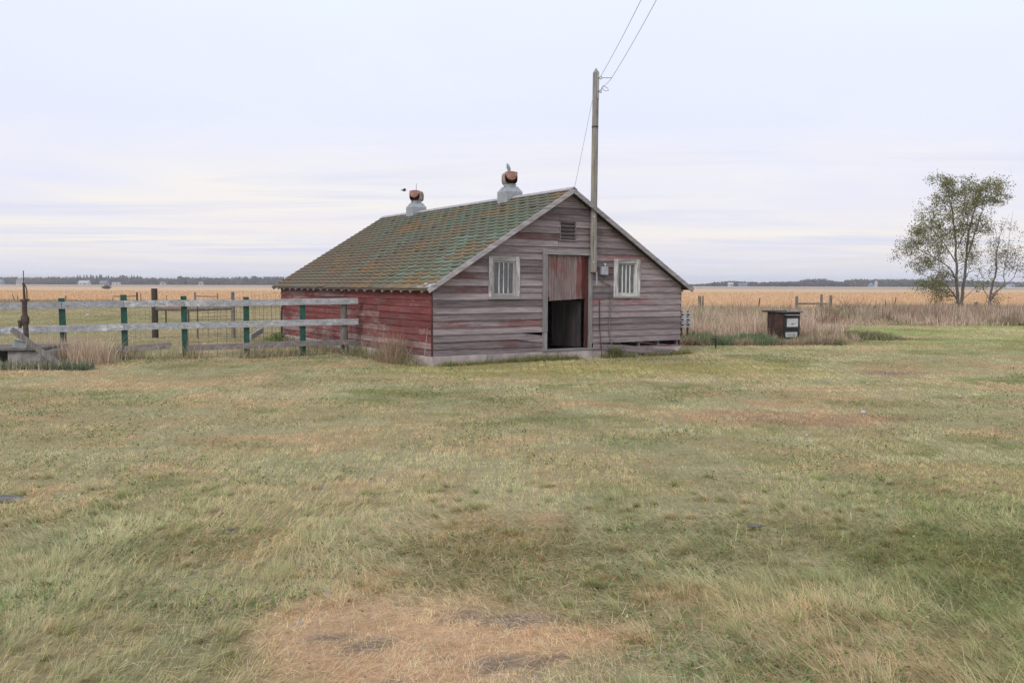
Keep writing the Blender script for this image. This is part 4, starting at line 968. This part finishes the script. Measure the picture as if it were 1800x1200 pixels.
# barn side foot
def barnrow(n, v0, v1, o0, o1):
    v = rng.uniform(v0, v1, n); u = -rng.uniform(o0, o1, n); return BO[0] + u * ct - v * st_, BO[1] + u * st_ + v * ct
x, y = barnrow(2600, .1, 9, .06, .5); hh = .09 + .30 * np.exp(-((np.hypot(x + 2.35, y - 19.2)) / .9) ** 2) + .12 * fbm(x * 2, y * 2, 661, 2)
stalks('barn_side_grass', x, y, hh, .5, mix(np.ones((len(x), 3)) * np.array([.47, .35, .24]), [.20, .25, .11], (rng.random(len(x)) < .45) * 1.0), 'dry grass and weeds growing up against the red barn wall', .0005, .35)
x, y = barnrow(260, .7, 1.6, .1, .6); stalks('leaning_weed_stalks', x, y, .75, .2, [.42, .29, .20], 'thin leaning weed stalks against the red wall near the corner', .0004, .35)
def frontrow(n, u0, u1):
    u = rng.uniform(u0, u1, n); v = -rng.uniform(.05, .30, n); return BO[0] + u * ct - v * st_, BO[1] + u * st_ + v * ct
x, y = frontrow(7000, 0, 6.8); dn = fbm(x * 1.8, y * 1.8, 671, 2); k = rng.random(len(x)) < sm(.35, .6, dn); x, y, dn = x[k], y[k], dn[k]
stalks('foundation_grass', x, y, .03 + .13 * dn, .4, mix(np.ones((len(x), 3)) * np.array([.20, .25, .085]), [.45, .30, .17], (rng.random(len(x)) < .3) * 1.0), 'green tufts along the concrete foundation of the barn front', .0006, .4, cat='grass')
n = 500; u = rng.normal(4.55, .07, n); v = -rng.uniform(.05, .2, n); x, y = BO[0] + u * ct - v * st_, BO[1] + u * st_ + v * ct
stalks('conduit_weed', x, y, .26, .4, [.21, .22, .10], 'small weed tangled round the foot of the wall conduit', .0007, .5, cat='weeds')
# pale stalk leaning on the corner
mb = MB(); a = bm_ @ Vector((-.16, .12, -.02)); b = bm_ @ Vector((-.05, .10, .78)); mb.tube([(0, 0, 0), b - a], .006, 6, (.6, .5, 0)); o = mb.build('pale_stake', M['trim']); o.location = a; tag(o, 'thin pale stick leaning upright at the near corner of the red wall', 'stick')

# stubble
n = 90000; y = 62 + 130 * rng.random(n) ** 1.7; x = rng.uniform(-.75, .75, n) * y; k = y > field_edge(x) + 1; x, y = x[k], y[k]
row = np.round(y / .9) * .9; y = y * .3 + row * .7
cc_ = mix(np.ones((len(x), 3)) * np.array([.74, .49, .285]), [.55, .35, .19], rng.random(len(x)) * .8); w_ = rng.random(len(x)) < .08; cc_[w_] = [.78, .62, .42]
blades('corn_stubble_stalks', np.stack([x, y, np.full(len(x), .03)], -1), rng.uniform(0, 6.28, len(x)), np.abs(rng.normal(.2, .3, len(x))), np.abs(rng.normal(.7, .5, len(x))), .16 + .16 * rng.random(len(x)), .0009 * y, cc_, 2, M['grass'], 'orange-tan cut corn stubble covering the field', 'stubble')
# rough grass at the left field edge
n = 30000; y = rng.uniform(60, 84, n); x = rng.uniform(-.62, -.12, n) * y
stalks('field_edge_grass', x, y, .16, .4, [.40, .31, .20], 'rough brown grass at the far left field edge', .0007, .3)

# ================================================================== TREES
def make_tree(name, base, dep, origin_px, stems, clusters, leafcols, lsize, nleaf, seed, label, bare=0):
    """stems/clusters in zoomed photo units: 1 unit = .00968 m at 54 m"""
    U_ = .00968; rs = np.random.default_rng(seed); random.seed(seed)
    bx, by = origin_px
    root = empty(name, base); tag(root, label, 'tree')
    mb = MB(); nodes = []
    def P(a): return Vector(((a[0] - bx) * U_ * .95, a[2] if len(a) > 2 else 0, (by - a[1]) * U_))
    for st, r0, r1 in stems:
        pts = [P(a) for a in st]; fine = []
        for i in range(len(pts) - 1):
            for j in range(4): fine.append(pts[i].lerp(pts[i + 1], j / 4) + Vector((random.uniform(-.03, .03), random.uniform(-.03, .03), 0)))
        fine.append(pts[-1]); m = len(fine); rad = [r0 + (r1 - r0) * (i / (m - 1)) for i in range(m)]
        mb.tube(fine, rad, 7, (.5, .5, 0)); nodes += [(fine[i], rad[i]) for i in range(1, m)]
    mb.build('trunk', M['bark'], root)
    tw = MB(); LP = []; LC = []
    for (cx, cy, cr, nb) in [(a_, b_, c_, int(d_ * (1.05 if len(clusters) > 20 else 1.4) + .5)) for a_, b_, c_, d_ in clusters]:
        for b in range(nb):
            a_ = random.uniform(0, 6.28); rr = cr * math.sqrt(random.random()) * .85
            tip = P((cx + math.cos(a_) * rr, cy + math.sin(a_) * rr * .8)); tip.y = random.gauss(0, 1.0) * min(1.5, .6 + cr * U_)
            cands = [q for q in nodes if q[0].z < tip.z + .15] or nodes
            s_ = min(cands, key=lambda q: (q[0] - tip).length + .35 * abs((q[0].z + .8) - tip.z)); p0 = s_[0]
            mid = p0.lerp(tip, .5) + Vector((random.uniform(-.12, .12), random.uniform(-.12, .12), random.uniform(-.05, .22)))
            r_ = min(s_[1] * .6, .022); tw.tube([p0, mid, tip], [r_, r_ * .6, .005], 4, (.5, .5, 0), cap=False)
            nodes.append((mid, r_ * .6))
            ends = [tip]
            for k in range(4):
                f = random.uniform(.35, 1); q = (p0.lerp(mid, f * 2) if f < .5 else mid.lerp(tip, f * 2 - 1)); e2 = q + Vector((random.gauss(0, .22), random.gauss(0, .22), random.uniform(-.05, .35)))
                tw.tube([q, e2], [.007, .003], 3, (.5, .5, 0), cap=False); ends.append(e2)
            if nleaf:
                for q in ends:
                    k = max(1, int(rs.poisson(nleaf))); o_ = rs.normal(0, .14, (k, 3)) ; LP.append(np.array(q)[None] + o_)
                    LC.append(np.tile(leafcols[rs.integers(0, len(leafcols))], (k, 1)) if rs.random() < .6 else np.array(leafcols)[rs.integers(0, len(leafcols), k)])
    tw.build('branches', M['bark'], root)
    if nleaf:
        LP = np.concatenate(LP); LC = np.concatenate(LC) * np.exp(rs.normal(0, .22, (len(LP), 1))); n = len(LP)
        a = rs.normal(0, 1, (n, 3)); a /= np.linalg.norm(a, axis=1)[:, None]; b = np.cross(a, rs.normal(0, 1, (n, 3))); b /= np.linalg.norm(b, axis=1)[:, None]
        s = lsize * (.6 + .8 * rs.random(n))[:, None]; V = np.stack([LP - a * s, LP + b * s * .45, LP + a * s, LP - b * s * .45], 1).reshape(-1, 3)
        Q = np.arange(n)[:, None] * 4 + np.array([[0, 1, 2, 3]]); print(name, 'leaves', n)
        np_mesh('crown', V, [Q], np.repeat(LC, 4, 0), M['leaf'], root)
    return root
tb = gp(1685, 549); tb.y = 53.5; tb.x = lx(1690, 53.5); tb.z = 0
stems = [([(728, 950), (705, 860), (697, 760), (690, 640), (680, 480), (655, 340), (625, 220), (600, 120)], .11, .012), ([(735, 950), (742, 870, .1), (758, 740, .2), (768, 600, .2), (775, 450, .2), (800, 330, .1), (830, 220, 0), (870, 170)], .115, .012),
    ([(775, 590, .2), (820, 470, .3), (850, 370, .4), (880, 300, .4), (945, 180, .3)], .05, .01), ([(700, 865), (660, 820, -.2), (600, 775, -.4), (540, 750, -.6), (470, 790, -.6)], .045, .01), ([(697, 760), (650, 700, -.3), (600, 660, -.5), (480, 600, -.7), (400, 560, -.8), (360, 500, -.8)], .05, .008),
    ([(690, 640), (640, 540, .4), (560, 440, .6), (500, 400, .6)], .04, .008), ([(758, 740, .2), (800, 700, .5), (860, 680, .7)], .035, .01), ([(690, 560), (730, 420, -.4), (720, 300, -.5), (700, 180, -.5)], .035, .008), ([(742, 870, .1), (790, 800, -.4), (860, 760, -.6)], .02, .006)]
clusters = [(600, 150, 60, 9), (680, 200, 75, 14), (640, 290, 80, 12), (560, 300, 40, 4), (740, 250, 70, 12), (800, 200, 45, 6), (910, 190, 55, 11), (880, 260, 60, 9), (940, 250, 35, 4), (820, 310, 65, 9), (720, 370, 75, 10), (610, 400, 60, 9), (520, 390, 55, 8), (480, 430, 30, 3), (640, 480, 75, 10), (740, 480, 75, 8), (840, 420, 60, 6), (890, 470, 55, 5),
    (400, 470, 50, 9), (370, 580, 45, 5), (450, 530, 60, 8), (520, 540, 60, 9), (590, 560, 60, 7), (430, 640, 55, 5), (510, 640, 60, 6), (600, 640, 50, 4), (500, 700, 45, 4), (540, 760, 50, 5), (600, 740, 45, 5), (480, 800, 50, 7), (560, 830, 45, 5), (620, 880, 50, 6), (600, 800, 40, 4), (680, 720, 50, 2), (790, 560, 60, 5), (830, 640, 60, 3), (810, 780, 50, 3), (740, 620, 50, 2), (340, 600, 25, 2)]
lc = [(.19, .205, .075), (.25, .24, .09), (.29, .235, .10), (.21, .19, .095), (.16, .195, .065)]
make_tree('elm_tree', (tb.x, tb.y, 0), 54, (728, 952), stems, clusters, lc, .052, 19, 5, 'leafy olive-green multi-stemmed tree at the right end of the fence row')
tb2 = (lx(1738, 53), 53, 0)
stems = [([(895, 950), (903, 880), (925, 760), (945, 690), (935, 600), (945, 540), (960, 470)], .085, .01), ([(905, 870), (950, 820, .2), (1000, 790, .2), (1060, 730, .1), (1090, 650, 0)], .045, .006), ([(903, 900), (915, 850, -.2), (975, 770, -.3), (970, 690, -.3), (985, 600, -.3), (1000, 540, -.2), (1020, 420), (1035, 330)], .035, .004), ([(903, 870), (880, 800, .3), (885, 740, .4), (850, 690, .4)], .025, .005), ([(960, 470), (985, 400), (1010, 350)], .01, .003), ([(945, 540), (925, 450), (915, 380)], .012, .003)]
cl2 = [(900, 640, 60, 9), (960, 600, 65, 11), (1030, 600, 45, 9), (950, 530, 50, 8), (920, 880, 45, 6), (880, 700, 45, 6), (1040, 660, 50, 8), (1000, 440, 60, 4), (1080, 700, 40, 4)]
make_tree('young_tree', tb2, 53, (895, 950), stems, cl2, [(.25, .21, .13), (.28, .21, .15), (.21, .22, .10)], .05, 5, 8, 'thin half-bare young tree just right of the leafy one')
# bare twigs
random.seed(21)
def brush(name, c, rx, ry, rz, n, r, mat, label, cat):
    mb = MB()
    for k in range(n):
        a_ = random.uniform(0, 6.28); q = math.sqrt(random.random()); b = Vector((math.cos(a_) * rx * q, math.sin(a_) * ry * q, 0)); d_ = Vector((random.gauss(0, .7), random.gauss(0, .4), random.uniform(.3, 1))).normalized() * rz * random.uniform(.5, 1.1) * (1.2 - q * .7)
        m_ = b + d_ * .5 + Vector((random.gauss(0, .06), 0, random.gauss(.04, .05))); mb.tube([b, m_, b + d_ + Vector((random.gauss(0, .1), 0, -.08 * random.random()))], [r, r * .7, r * .4], 3, (random.random(), .5, 0), cap=False)
    o = mb.build(name, mat); o.location = c; return tag(o, label, cat)
brush('brush_pile', (lx(1505, 44), 44, 0), 1.5, .6, 1.25, 420, .011, M['postd'], 'dark heap of tangled twigs at the field edge right of the brace posts', 'brush')
brush('weed_bush', (lx(187, 245), 245, 0), .45, .4, 1.9, 320, .04, M['postw'], 'lone round bush standing in the stubble field on the left', 'bush')
n = 420; x = rng.normal(lx(490, 25.6), .15, n); y = rng.normal(25.4, .25, n); a0 = rng.uniform(.6, 1.3, n)
blades('leafy_weed', np.stack([x, y, .03 + .22 * rng.random(n) * np.exp(-((x - lx(490, 25.6)) / .3) ** 2)], -1), rng.uniform(0, 6.28, n), a0, a0 + .3, np.full(n, .07), np.full(n, .045), jitter_col(np.ones((n, 3)) * np.array([.15, .24, .065]), .2), 2, M['leaf'], 'bright green leafy weeds at the far corner of the barn', 'weeds')

# ================================================================== FAR WOODS AND FARMS
def woods():
    V = []; C_ = []; rs = np.random.default_rng(77); P_all = []; S_all = []; Col = []
    def crown(x, y, h, w, col, conifer=False):
        k = 70 if not conifer else 45; p = rs.normal(0, 1, (k, 3)); p /= np.linalg.norm(p, axis=1)[:, None]; p *= (rs.random(k) ** .35)[:, None]
        if conifer: zz = rs.random(k); rr = (1 - zz) * w * .5; an = rs.uniform(0, 6.28, k); q = np.stack([x + rr * np.cos(an), y + rr * np.sin(an), h * (.1 + .9 * zz)], -1); s = np.full(k, .55)
        else: q = np.stack([x + p[:, 0] * w * .5, y + p[:, 1] * w * .5, h * .55 + p[:, 2] * h * .45], -1); s = .35 + .5 * rs.random(k)
        P_all.append(q); S_all.append(s); Col.append(np.array(col)[None] * np.exp(rs.normal(0, .18, (k, 1))))
    pal = [(.15, .125, .09), (.17, .135, .105), (.12, .12, .075), (.19, .165, .09), (.14, .11, .09), (.10, .105, .075), (.20, .17, .11)]
    # left wood: photo x from -300 to 520
    for i in range(900):
        px = rs.uniform(-400, 560); d = rs.uniform(830, 930); top = 489 + 2.5 * (float(fbm(px * .02, 0, 3, 3)) - .5) * 2 + rs.uniform(-2, 2.2)
        h = at(900, top, d).z * rs.uniform(.75, 1.0); crown(lx(px, d), d, max(3, h), rs.uniform(6, 11), pal[rs.integers(0, 7)])
    for px, top in ((137, 486), (141, 485.5), (148, 485), (153, 485.5), (160, 484.5), (164, 485.5), (170, 485.5), (176, 484.5), (179, 485), (187, 487), (191, 486), (196, 488), (232, 486), (236, 485.5), (242, 486), (247, 487)):
        d = rs.uniform(845, 870); crown(lx(px, d), d, at(900, top, d).z, 5, (.05, .06, .05), True); crown(lx(px, d), d, at(900, top + 1, d).z, 5, (.05, .06, .05), True)
    for px, top, w_ in ((216, 485, 9), (222, 486, 8), (318, 486.5, 10), (330, 487.5, 9), (366, 489, 9), (380, 489, 9), (422, 487, 8), (430, 487, 6), (446, 486, 10), (456, 487, 9), (470, 486.5, 10), (482, 487, 8)):
        d = rs.uniform(840, 860)
        for q in range(3): crown(lx(px + rs.uniform(-3, 3), d), d, at(900, top, d).z, w_, pal[rs.integers(0, 7)] if px < 400 else (.10, .105, .09))
    # right wood
    for i in range(1100):
        px = rs.uniform(1180, 2250); d = rs.uniform(800, 880)
        base_t = np.interp(px, [1180, 1240, 1260, 1300, 1330, 1345, 1400, 1420, 1450, 1475, 1500, 1560, 1620, 1680, 1760, 1800, 2200], [503, 501, 497, 495.5, 497, 497, 496, 490.5, 491, 496, 491.5, 491, 492, 493, 495, 496, 497])
        top = base_t - 1.8 + rs.uniform(-1.5, 2.6); h = at(900, top, d).z
        if h < 1.5: continue
        crown(lx(px, d), d, h, rs.uniform(5, 9), pal[rs.integers(0, 7)] if px > 1480 else (.12, .10, .085))
    P_ = np.concatenate(P_all); S_ = np.concatenate(S_all)[:, None]; Cc = np.concatenate(Col); n = len(P_)
    a = rs.normal(0, 1, (n, 3)); a /= np.linalg.norm(a, axis=1)[:, None]; b = np.cross(a, rs.normal(0, 1, (n, 3))); b /= np.linalg.norm(b, axis=1)[:, None]
    Vv = np.stack([P_ - a * S_, P_ + b * S_, P_ + a * S_, P_ - b * S_], 1).reshape(-1, 3); Q = np.arange(n)[:, None] * 4 + np.array([[0, 1, 2, 3]])
    o = np_mesh('distant_woods', Vv, [Q], np.repeat(Cc, 4, 0), M['leaf']); tag(o, 'brownish far-off woods along the horizon', 'woods', kind='stuff')
    # undergrowth and trunks seen as one low dark band behind
    n = 30000; px = np.concatenate([rs.uniform(-400, 560, n // 2), rs.uniform(1255, 2250, n // 2)]); d = rs.uniform(835, 935, n); x = (px - 900) / FOC * d
    blades('distant_undergrowth', np.stack([x, d, np.zeros(n)], -1), rs.uniform(0, 6.28, n), np.abs(rs.normal(0, .2, n)), np.abs(rs.normal(.2, .2, n)), rs.uniform(1.5, 4.5, n), rs.uniform(.5, 1.2, n), np.clip(np.array([.12, .10, .08])[None] * np.exp(rs.normal(0, .2, (n, 1))), 0, 1), 2, M['leaf'], 'dark trunks and undergrowth under the far-off woods', 'undergrowth')
woods()
def farm(px, d, w, dp, h, rh, wall, roofm, label, cat='house', windows=0, dome=False, name='farmhouse'):
    b = empty(name, (lx(px, d), d, 0), random.uniform(-.3, .3)); tag(b, label, cat)
    if dome:
        mb = MB(); mb.lathe([(w / 2, 0), (w / 2, h * .7)], (0, 0, 0), 18); mb.build('wall', wall, b); mb = MB(); mb.lathe([(w / 2 + .1, h * .7 + .01), (w * .3, h), (.2, h + rh)], (0, 0, 0), 18); mb.build('roof', roofm, b); return b
    mb = MB(); mb.box((-w / 2, 0, 0), (w / 2, dp, h)); 
    mb.mesh([(-w/2 + .001, 0.001, h), (-w/2 + .001, dp, h), (-w/2 + .001, dp/2, h + rh), (w/2 - .001, .001, h), (w/2 - .001, dp, h), (w/2 - .001, dp/2, h + rh)], [(0, 1, 2), (3, 5, 4)]); mb.build('wall', wall, b)
    mb = MB()
    for s in (0, 1):
        y0 = -.4 if s == 0 else dp + .4; mb.mesh([(-w/2-.4, y0, h - .1), (w/2+.4, y0, h - .1), (w/2+.4, dp/2, h+rh+.05), (-w/2-.4, dp/2, h+rh+.05), (-w/2-.4, y0, h + .1), (w/2+.4, y0, h + .1), (w/2+.4, dp/2, h+rh+.25), (-w/2-.4, dp/2, h+rh+.25)], [(0,1,2,3),(4,7,6,5),(0,4,5,1),(1,5,6,2),(3,7,4,0)])
    mb.build('roof', roofm, b)
    for k in range(windows):
        x = -w / 2 + w * (k + .6) / (windows + .2); mb = MB(); mb.box((x - .5, -.08, h * .35), (x + .5, -.02, h * .72)); mb.build('window', M['mark'], b)
    mb = MB(); mb.box((w * .1, -.08, 0), (w * .1 + 1.2, -.02, 2.1)); mb.build('door', M['darkroof'], b)
    return b
farm(-4, 800, 7, 5, 2.2, 2, M['blue'], M['blue'], 'blue-grey steel shed at the far left edge of the horizon', 'shed', 1, name='farm_shed')
farm(33, 800, 5, 4, 3.2, 1.6, M['white'], M['darkroof'], 'two-storey white house by the horizon wood near the pump', 'house', 2)
farm(146, 800, 9, 5, 1.6, 2.0, M['white'], M['white'], 'broad low white farm building on the horizon above the third fence bay', 'farm building', 2, name='farm_shed')
farm(181, 805, 7, 4, 1.8, 1.6, M['blue'], M['darkroof'], 'small dark-roofed house right of the broad white farm building', 'house', 2)
farm(203, 800, 7, 3, 1.6, .5, M['white'], M['white'], 'narrow white trailer below the far conifers', 'trailer', 2, name='farm_trailer')
farm(352, 800, 3, 3, 2, 1, M['white'], M['darkroof'], 'tiny white house on the horizon left of the barn roof', 'house', 1)
farm(285, 800, 4, 3, 1.7, .8, M['white'], M['darkroof'], 'tiny pale cottage midway along the left horizon wood', 'house', 1)
farm(1285, 795, 4, 4, 2.0, 1.4, M['white'], M['white'], 'small white farmhouse on the horizon right of the barn', 'house', 1)
farm(1307, 795, 7, 4, 1.8, 1.0, M['blue'], M['blue'], 'pale blue shed right of the small white farmhouse', 'shed', 1, name='farm_shed')
farm(1531, 780, 5.5, 5.5, 2.4, 1.4, M['blue'], M['blue'], 'round blue grain bin in front of the right horizon wood', 'grain bin', dome=True, name='grain_bin')
farm(1540, 785, 2.6, 2.6, 4.6, 1.0, M['white'], M['white'], 'tall slim white silo beside the blue grain bin', 'silo', dome=True, name='silo')
farm(1779, 790, 6, 4, 1.8, 1.0, M['white'], M['blue'], 'low white shed at the far right horizon behind the young tree', 'shed', 1, name='farm_shed')

# ================================================================== SMALL THINGS ON THE LAWN, BIRD
def pebble(name, px, py, sx, sy, sz, mat, label, cat, grp=None, z=0):
    p = gp(px, py); mb = MB(); V = []; n_ = 14; m_ = 5
    for i in range(m_ + 1):
        ph = math.pi * i / m_ - math.pi / 2
        for j in range(n_):
            t_ = 2 * math.pi * j / n_; k = 1 + .12 * math.sin(3 * t_ + px); V.append((math.cos(t_) * math.cos(ph) * sx * k, math.sin(t_) * math.cos(ph) * sy * k, math.sin(ph) * sz))
    mb.mesh(V, [(i*n_+j, i*n_+(j+1)%n_, (i+1)*n_+(j+1)%n_, (i+1)*n_+j) for i in range(m_) for j in range(n_)]); o = mb.build(name, mat, smooth=True); o.location = (p.x, p.y, float(hgt(p.x, p.y)) + z); return tag(o, label, cat, grp)
pebble('flat_stone', 9, 881, .155, .11, .018, M['stone'], 'flat round grey slab set in the lawn at the left edge', 'stone', z=.02)
pebble('grey_stone', 1327, 931, .06, .022, .010, M['stone'], 'small flat grey stone in the lawn right of centre', 'stone', z=.03)
pebble('dark_stone', 405, 941, .022, .016, .010, M['stone'], 'tiny dark grey stone in the left foreground lawn', 'stone', z=.04)
GM = 'small white puffballs in the lawn'
for px, py, s, lab in ((1517, 728, .045, 'largest white puffball, right of the reddish patch'), (1687, 700, .03, 'white puffball farthest right in the lawn'), (1418, 767, .022, 'tiny white puffball below the reddish patch'), (1170, 755, .018, 'tiny white puffball left of the reddish patch'), (1361, 688, .022, 'white puffball above the reddish patch'), (1525, 676, .03, 'white puffball below the bare soil spot'), (1459, 672, .022, 'small white puffball left of the bare soil spot')):
    pebble('puffball', px, py, s * .75, s * .75, s * .6, M['white'], lab, 'mushroom', GM, z=.02)
for px, py, lab in ((581, 1063, 'white feather standing up at the top of the straw patch'), (522, 1115, 'white feather lying left in the straw patch'), (567, 868, 'small white feather in the mid lawn')):
    p = gp(px, py); mb = MB(); pts = [(0, 0, 0), (.008, 0, .03), (.004, 0, .055), (-.008, .0, .07), (-.006, 0, .035)]; m_ = 5
    mb.mesh([(x, -.001, z) for x, y, z in pts] + [(x, .001, z) for x, y, z in pts], [tuple(range(5)), (9, 8, 7, 6, 5)] + [(i, 5 + i, 5 + (i + 1) % 5, (i + 1) % 5) for i in range(5)]); o = mb.build('feather', M['white']); o.location = (p.x, p.y, float(hgt(p.x, p.y)) + .02); o.rotation_euler = (.3, .5 if px != 581 else -.3, 0); tag(o, lab, 'feather')
bp = at(710, 335, 24); bird = empty('bird', bp, R(20)); tag(bird, 'small dark bird flying left of the farther roof ventilator', 'bird')
mb = MB(); mb.tube([(-.085, 0, .01), (-.05, 0, .01), (-.02, 0, 0), (.02, 0, 0), (.045, 0, .008), (.06, 0, .014), (.075, 0, .01)], [.008, .010, .02, .022, .012, .014, .003], 8)
for s in (-1, 1):
    mb.mesh([(-.02, s * .012, .012), (.03, s * .012, .012), (.035, s * .06, .045), (.0, s * .13, .055), (-.02, s * .06, .04), (-.02, s * .012, .006), (.03, s * .012, .006), (.035, s * .06, .041), (.0, s * .13, .052), (-.02, s * .06, .036)],
            [(0, 1, 2, 3, 4), (9, 8, 7, 6, 5)] + [(i, 5 + i, 5 + (i + 1) % 5, (i + 1) % 5) for i in range(5)])
mb.build('body', M['mark'], bird)

# ================================================================== HAZE
def haze(dens):
    mb = MB(); mb.box((-1720, -200, -1.2), (1720, 1720, 13.0)); m = bpy.data.materials.new('haze'); m.use_nodes = True; nt = m.node_tree; nt.nodes.clear()
    out = nt.nodes.new('ShaderNodeOutputMaterial'); v = nt.nodes.new('ShaderNodeVolumePrincipled'); v.inputs['Color'].default_value = (.92, .93, .98, 1); v.inputs['Density'].default_value = dens; v.inputs['Anisotropy'].default_value = .2
    nt.links.new(v.outputs[0], out.inputs['Volume']); o = mb.build('haze', m); tag(o, 'thin pale autumn haze lying over the fields', 'haze', kind='stuff'); return o
haze(.00042)

# ================================================================== SKY AND SUN
SUN_EL, SUN_AZ = R(34), R(215)          # azimuth measured clockwise from +Y: behind the viewer, to the left
w = bpy.data.worlds.new("World"); sc.world = w; w.use_nodes = True; nt = w.node_tree; nt.nodes.clear()
def wn(typ, ins=None, **kw):
    x = nt.nodes.new(typ)
    for k, v in kw.items(): setattr(x, k, v)
    for k, v in (ins or {}).items():
        if isinstance(v, bpy.types.NodeSocket): nt.links.new(v, x.inputs[k])
        else: x.inputs[k].default_value = v
    return x
def wm(op, a, b=0.0, clamp=False):
    x = wn('ShaderNodeMath', operation=op, use_clamp=clamp)
    for i, v in ((0, a), (1, b)):
        if isinstance(v, bpy.types.NodeSocket): nt.links.new(v, x.inputs[i])
        else: x.inputs[i].default_value = v
    return x.outputs[0]
def wmix(f, a, b):
    x = wn('ShaderNodeMix', data_type='RGBA')
    for i, v in ((0, f), (6, a), (7, b)):
        if isinstance(v, bpy.types.NodeSocket): nt.links.new(v, x.inputs[i])
        else: x.inputs[i].default_value = v if i == 0 else (*v, 1)
    return x.outputs[2]
def wramp(f, stops):
    r = wn('ShaderNodeValToRGB', {'Fac': f}); e_ = r.color_ramp.elements
    while len(e_) < len(stops): e_.new(.5)
    for i, (p, c) in enumerate(stops): e_[i].position = p; e_[i].color = (c, c, c, 1) if not hasattr(c, '__len__') else (*c, 1)
    return r.outputs[0]
def srgb(*c): return tuple(((x / 255 + .055) / 1.055) ** 2.4 for x in c)
sky = wn('ShaderNodeTexSky'); sky.sky_type = 'NISHITA'; sky.sun_disc = False; sky.sun_elevation = SUN_EL; sky.sun_rotation = SUN_AZ; sky.air_density = 1.5; sky.dust_density = 3
skyc = wn('ShaderNodeVectorMath', {0: sky.outputs[0], 1: (.09, .09, .09)}, operation='MULTIPLY').outputs[0]
tc = wn('ShaderNodeTexCoord'); sep = wn('ShaderNodeSeparateXYZ', {0: tc.outputs['Generated']}); zel = sep.outputs[2]
# project onto a cloud layer so that streaks flatten toward the horizon
zz = wm('ADD', wm('MAXIMUM', zel, 0.0), .035); cx = wm('DIVIDE', sep.outputs[0], zz); cy = wm('DIVIDE', sep.outputs[1], zz)
cv = wn('ShaderNodeCombineXYZ', {0: cx, 1: cy, 2: 0.0}).outputs[0]
def wnoise(scale, sv, detail=5, rough=.55, dist=0.0):
    mp = wn('ShaderNodeMapping', {'Vector': cv, 'Scale': sv}); return wn('ShaderNodeTexNoise', {'Vector': mp.outputs[0], 'Scale': scale, 'Detail': detail, 'Roughness': rough, 'Distortion': dist}).outputs['Fac']
base = wramp(wm('MULTIPLY', wm('MAXIMUM', zel, 0.0), 2.2), [(0.0, srgb(229, 229, 235)), (.06, srgb(238, 232, 234)), (.13, srgb(250, 241, 234)), (.22, srgb(236, 236, 247)), (.38, srgb(236, 239, 253)), (.68, srgb(241, 247, 255)), (1.0, srgb(239, 245, 255))])
big = wnoise(.16, (1, .6, 1), 5, .55, .4); fine = wnoise(.75, (1, .7, 1), 6, .6, .5); str_ = wnoise(.5, (.30, 1.0, 1), 5, .6, .6)
c1 = wmix(wramp(big, [(.38, 0), (.66, .8)]), base, srgb(231, 233, 249))                 # lavender veils
c1 = wmix(wramp(fine, [(.50, 0), (.75, .55)]), c1, srgb(247, 246, 249))                # pale breaks
lowband = wramp(zel, [(.012, 0), (.04, 1), (.12, .8), (.17, 0)])
c1 = wmix(wm('MULTIPLY', wramp(wnoise(.32, (.5, .8, 1), 4, .55, .6), [(.42, 0), (.60, .9)]), lowband), c1, srgb(254, 246, 234))   # cream glow low down
c1 = wmix(wm('MULTIPLY', wramp(str_, [(.51, 0), (.65, .85)]), lowband), c1, srgb(223, 224, 240))             # flat grey-lilac streaks
out = wmix(.96, skyc, c1); out = wn('ShaderNodeVectorMath', {0: out, 1: (.972, .992, 1.035)}, operation='MULTIPLY').outputs[0]
bg = wn('ShaderNodeBackground', {'Color': out, 'Strength': 1.05}); wo = wn('ShaderNodeOutputWorld'); nt.links.new(bg.outputs[0], wo.inputs[0])

sd = bpy.data.lights.new('sun', 'SUN'); sd.energy = 1.2; sd.angle = R(18); sd.color = (1, .965, .91); so = bpy.data.objects.new('sun', sd); COL.objects.link(so)
dirv = Vector((math.sin(SUN_AZ) * math.cos(SUN_EL), math.cos(SUN_AZ) * math.cos(SUN_EL), math.sin(SUN_EL))); so.rotation_euler = dirv.to_track_quat('Z', 'Y').to_euler()

sc.view_settings.view_transform = 'Standard'; sc.view_settings.look = 'None'; sc.view_settings.exposure = 0; sc.view_settings.gamma = 1
sc.render.engine = 'CYCLES'; sc.cycles.use_denoising = DEN; sc.cycles.denoising_prefilter = 'NONE'; sc.cycles.use_adaptive_sampling = False; sc.cycles.sample_clamp_indirect = 3; sc.cycles.max_bounces = 6; sc.cycles.diffuse_bounces = 3; sc.cycles.transparent_max_bounces = 6; sc.cycles.volume_bounces = 0
sc.render.resolution_x = 1024; sc.render.resolution_y = 682
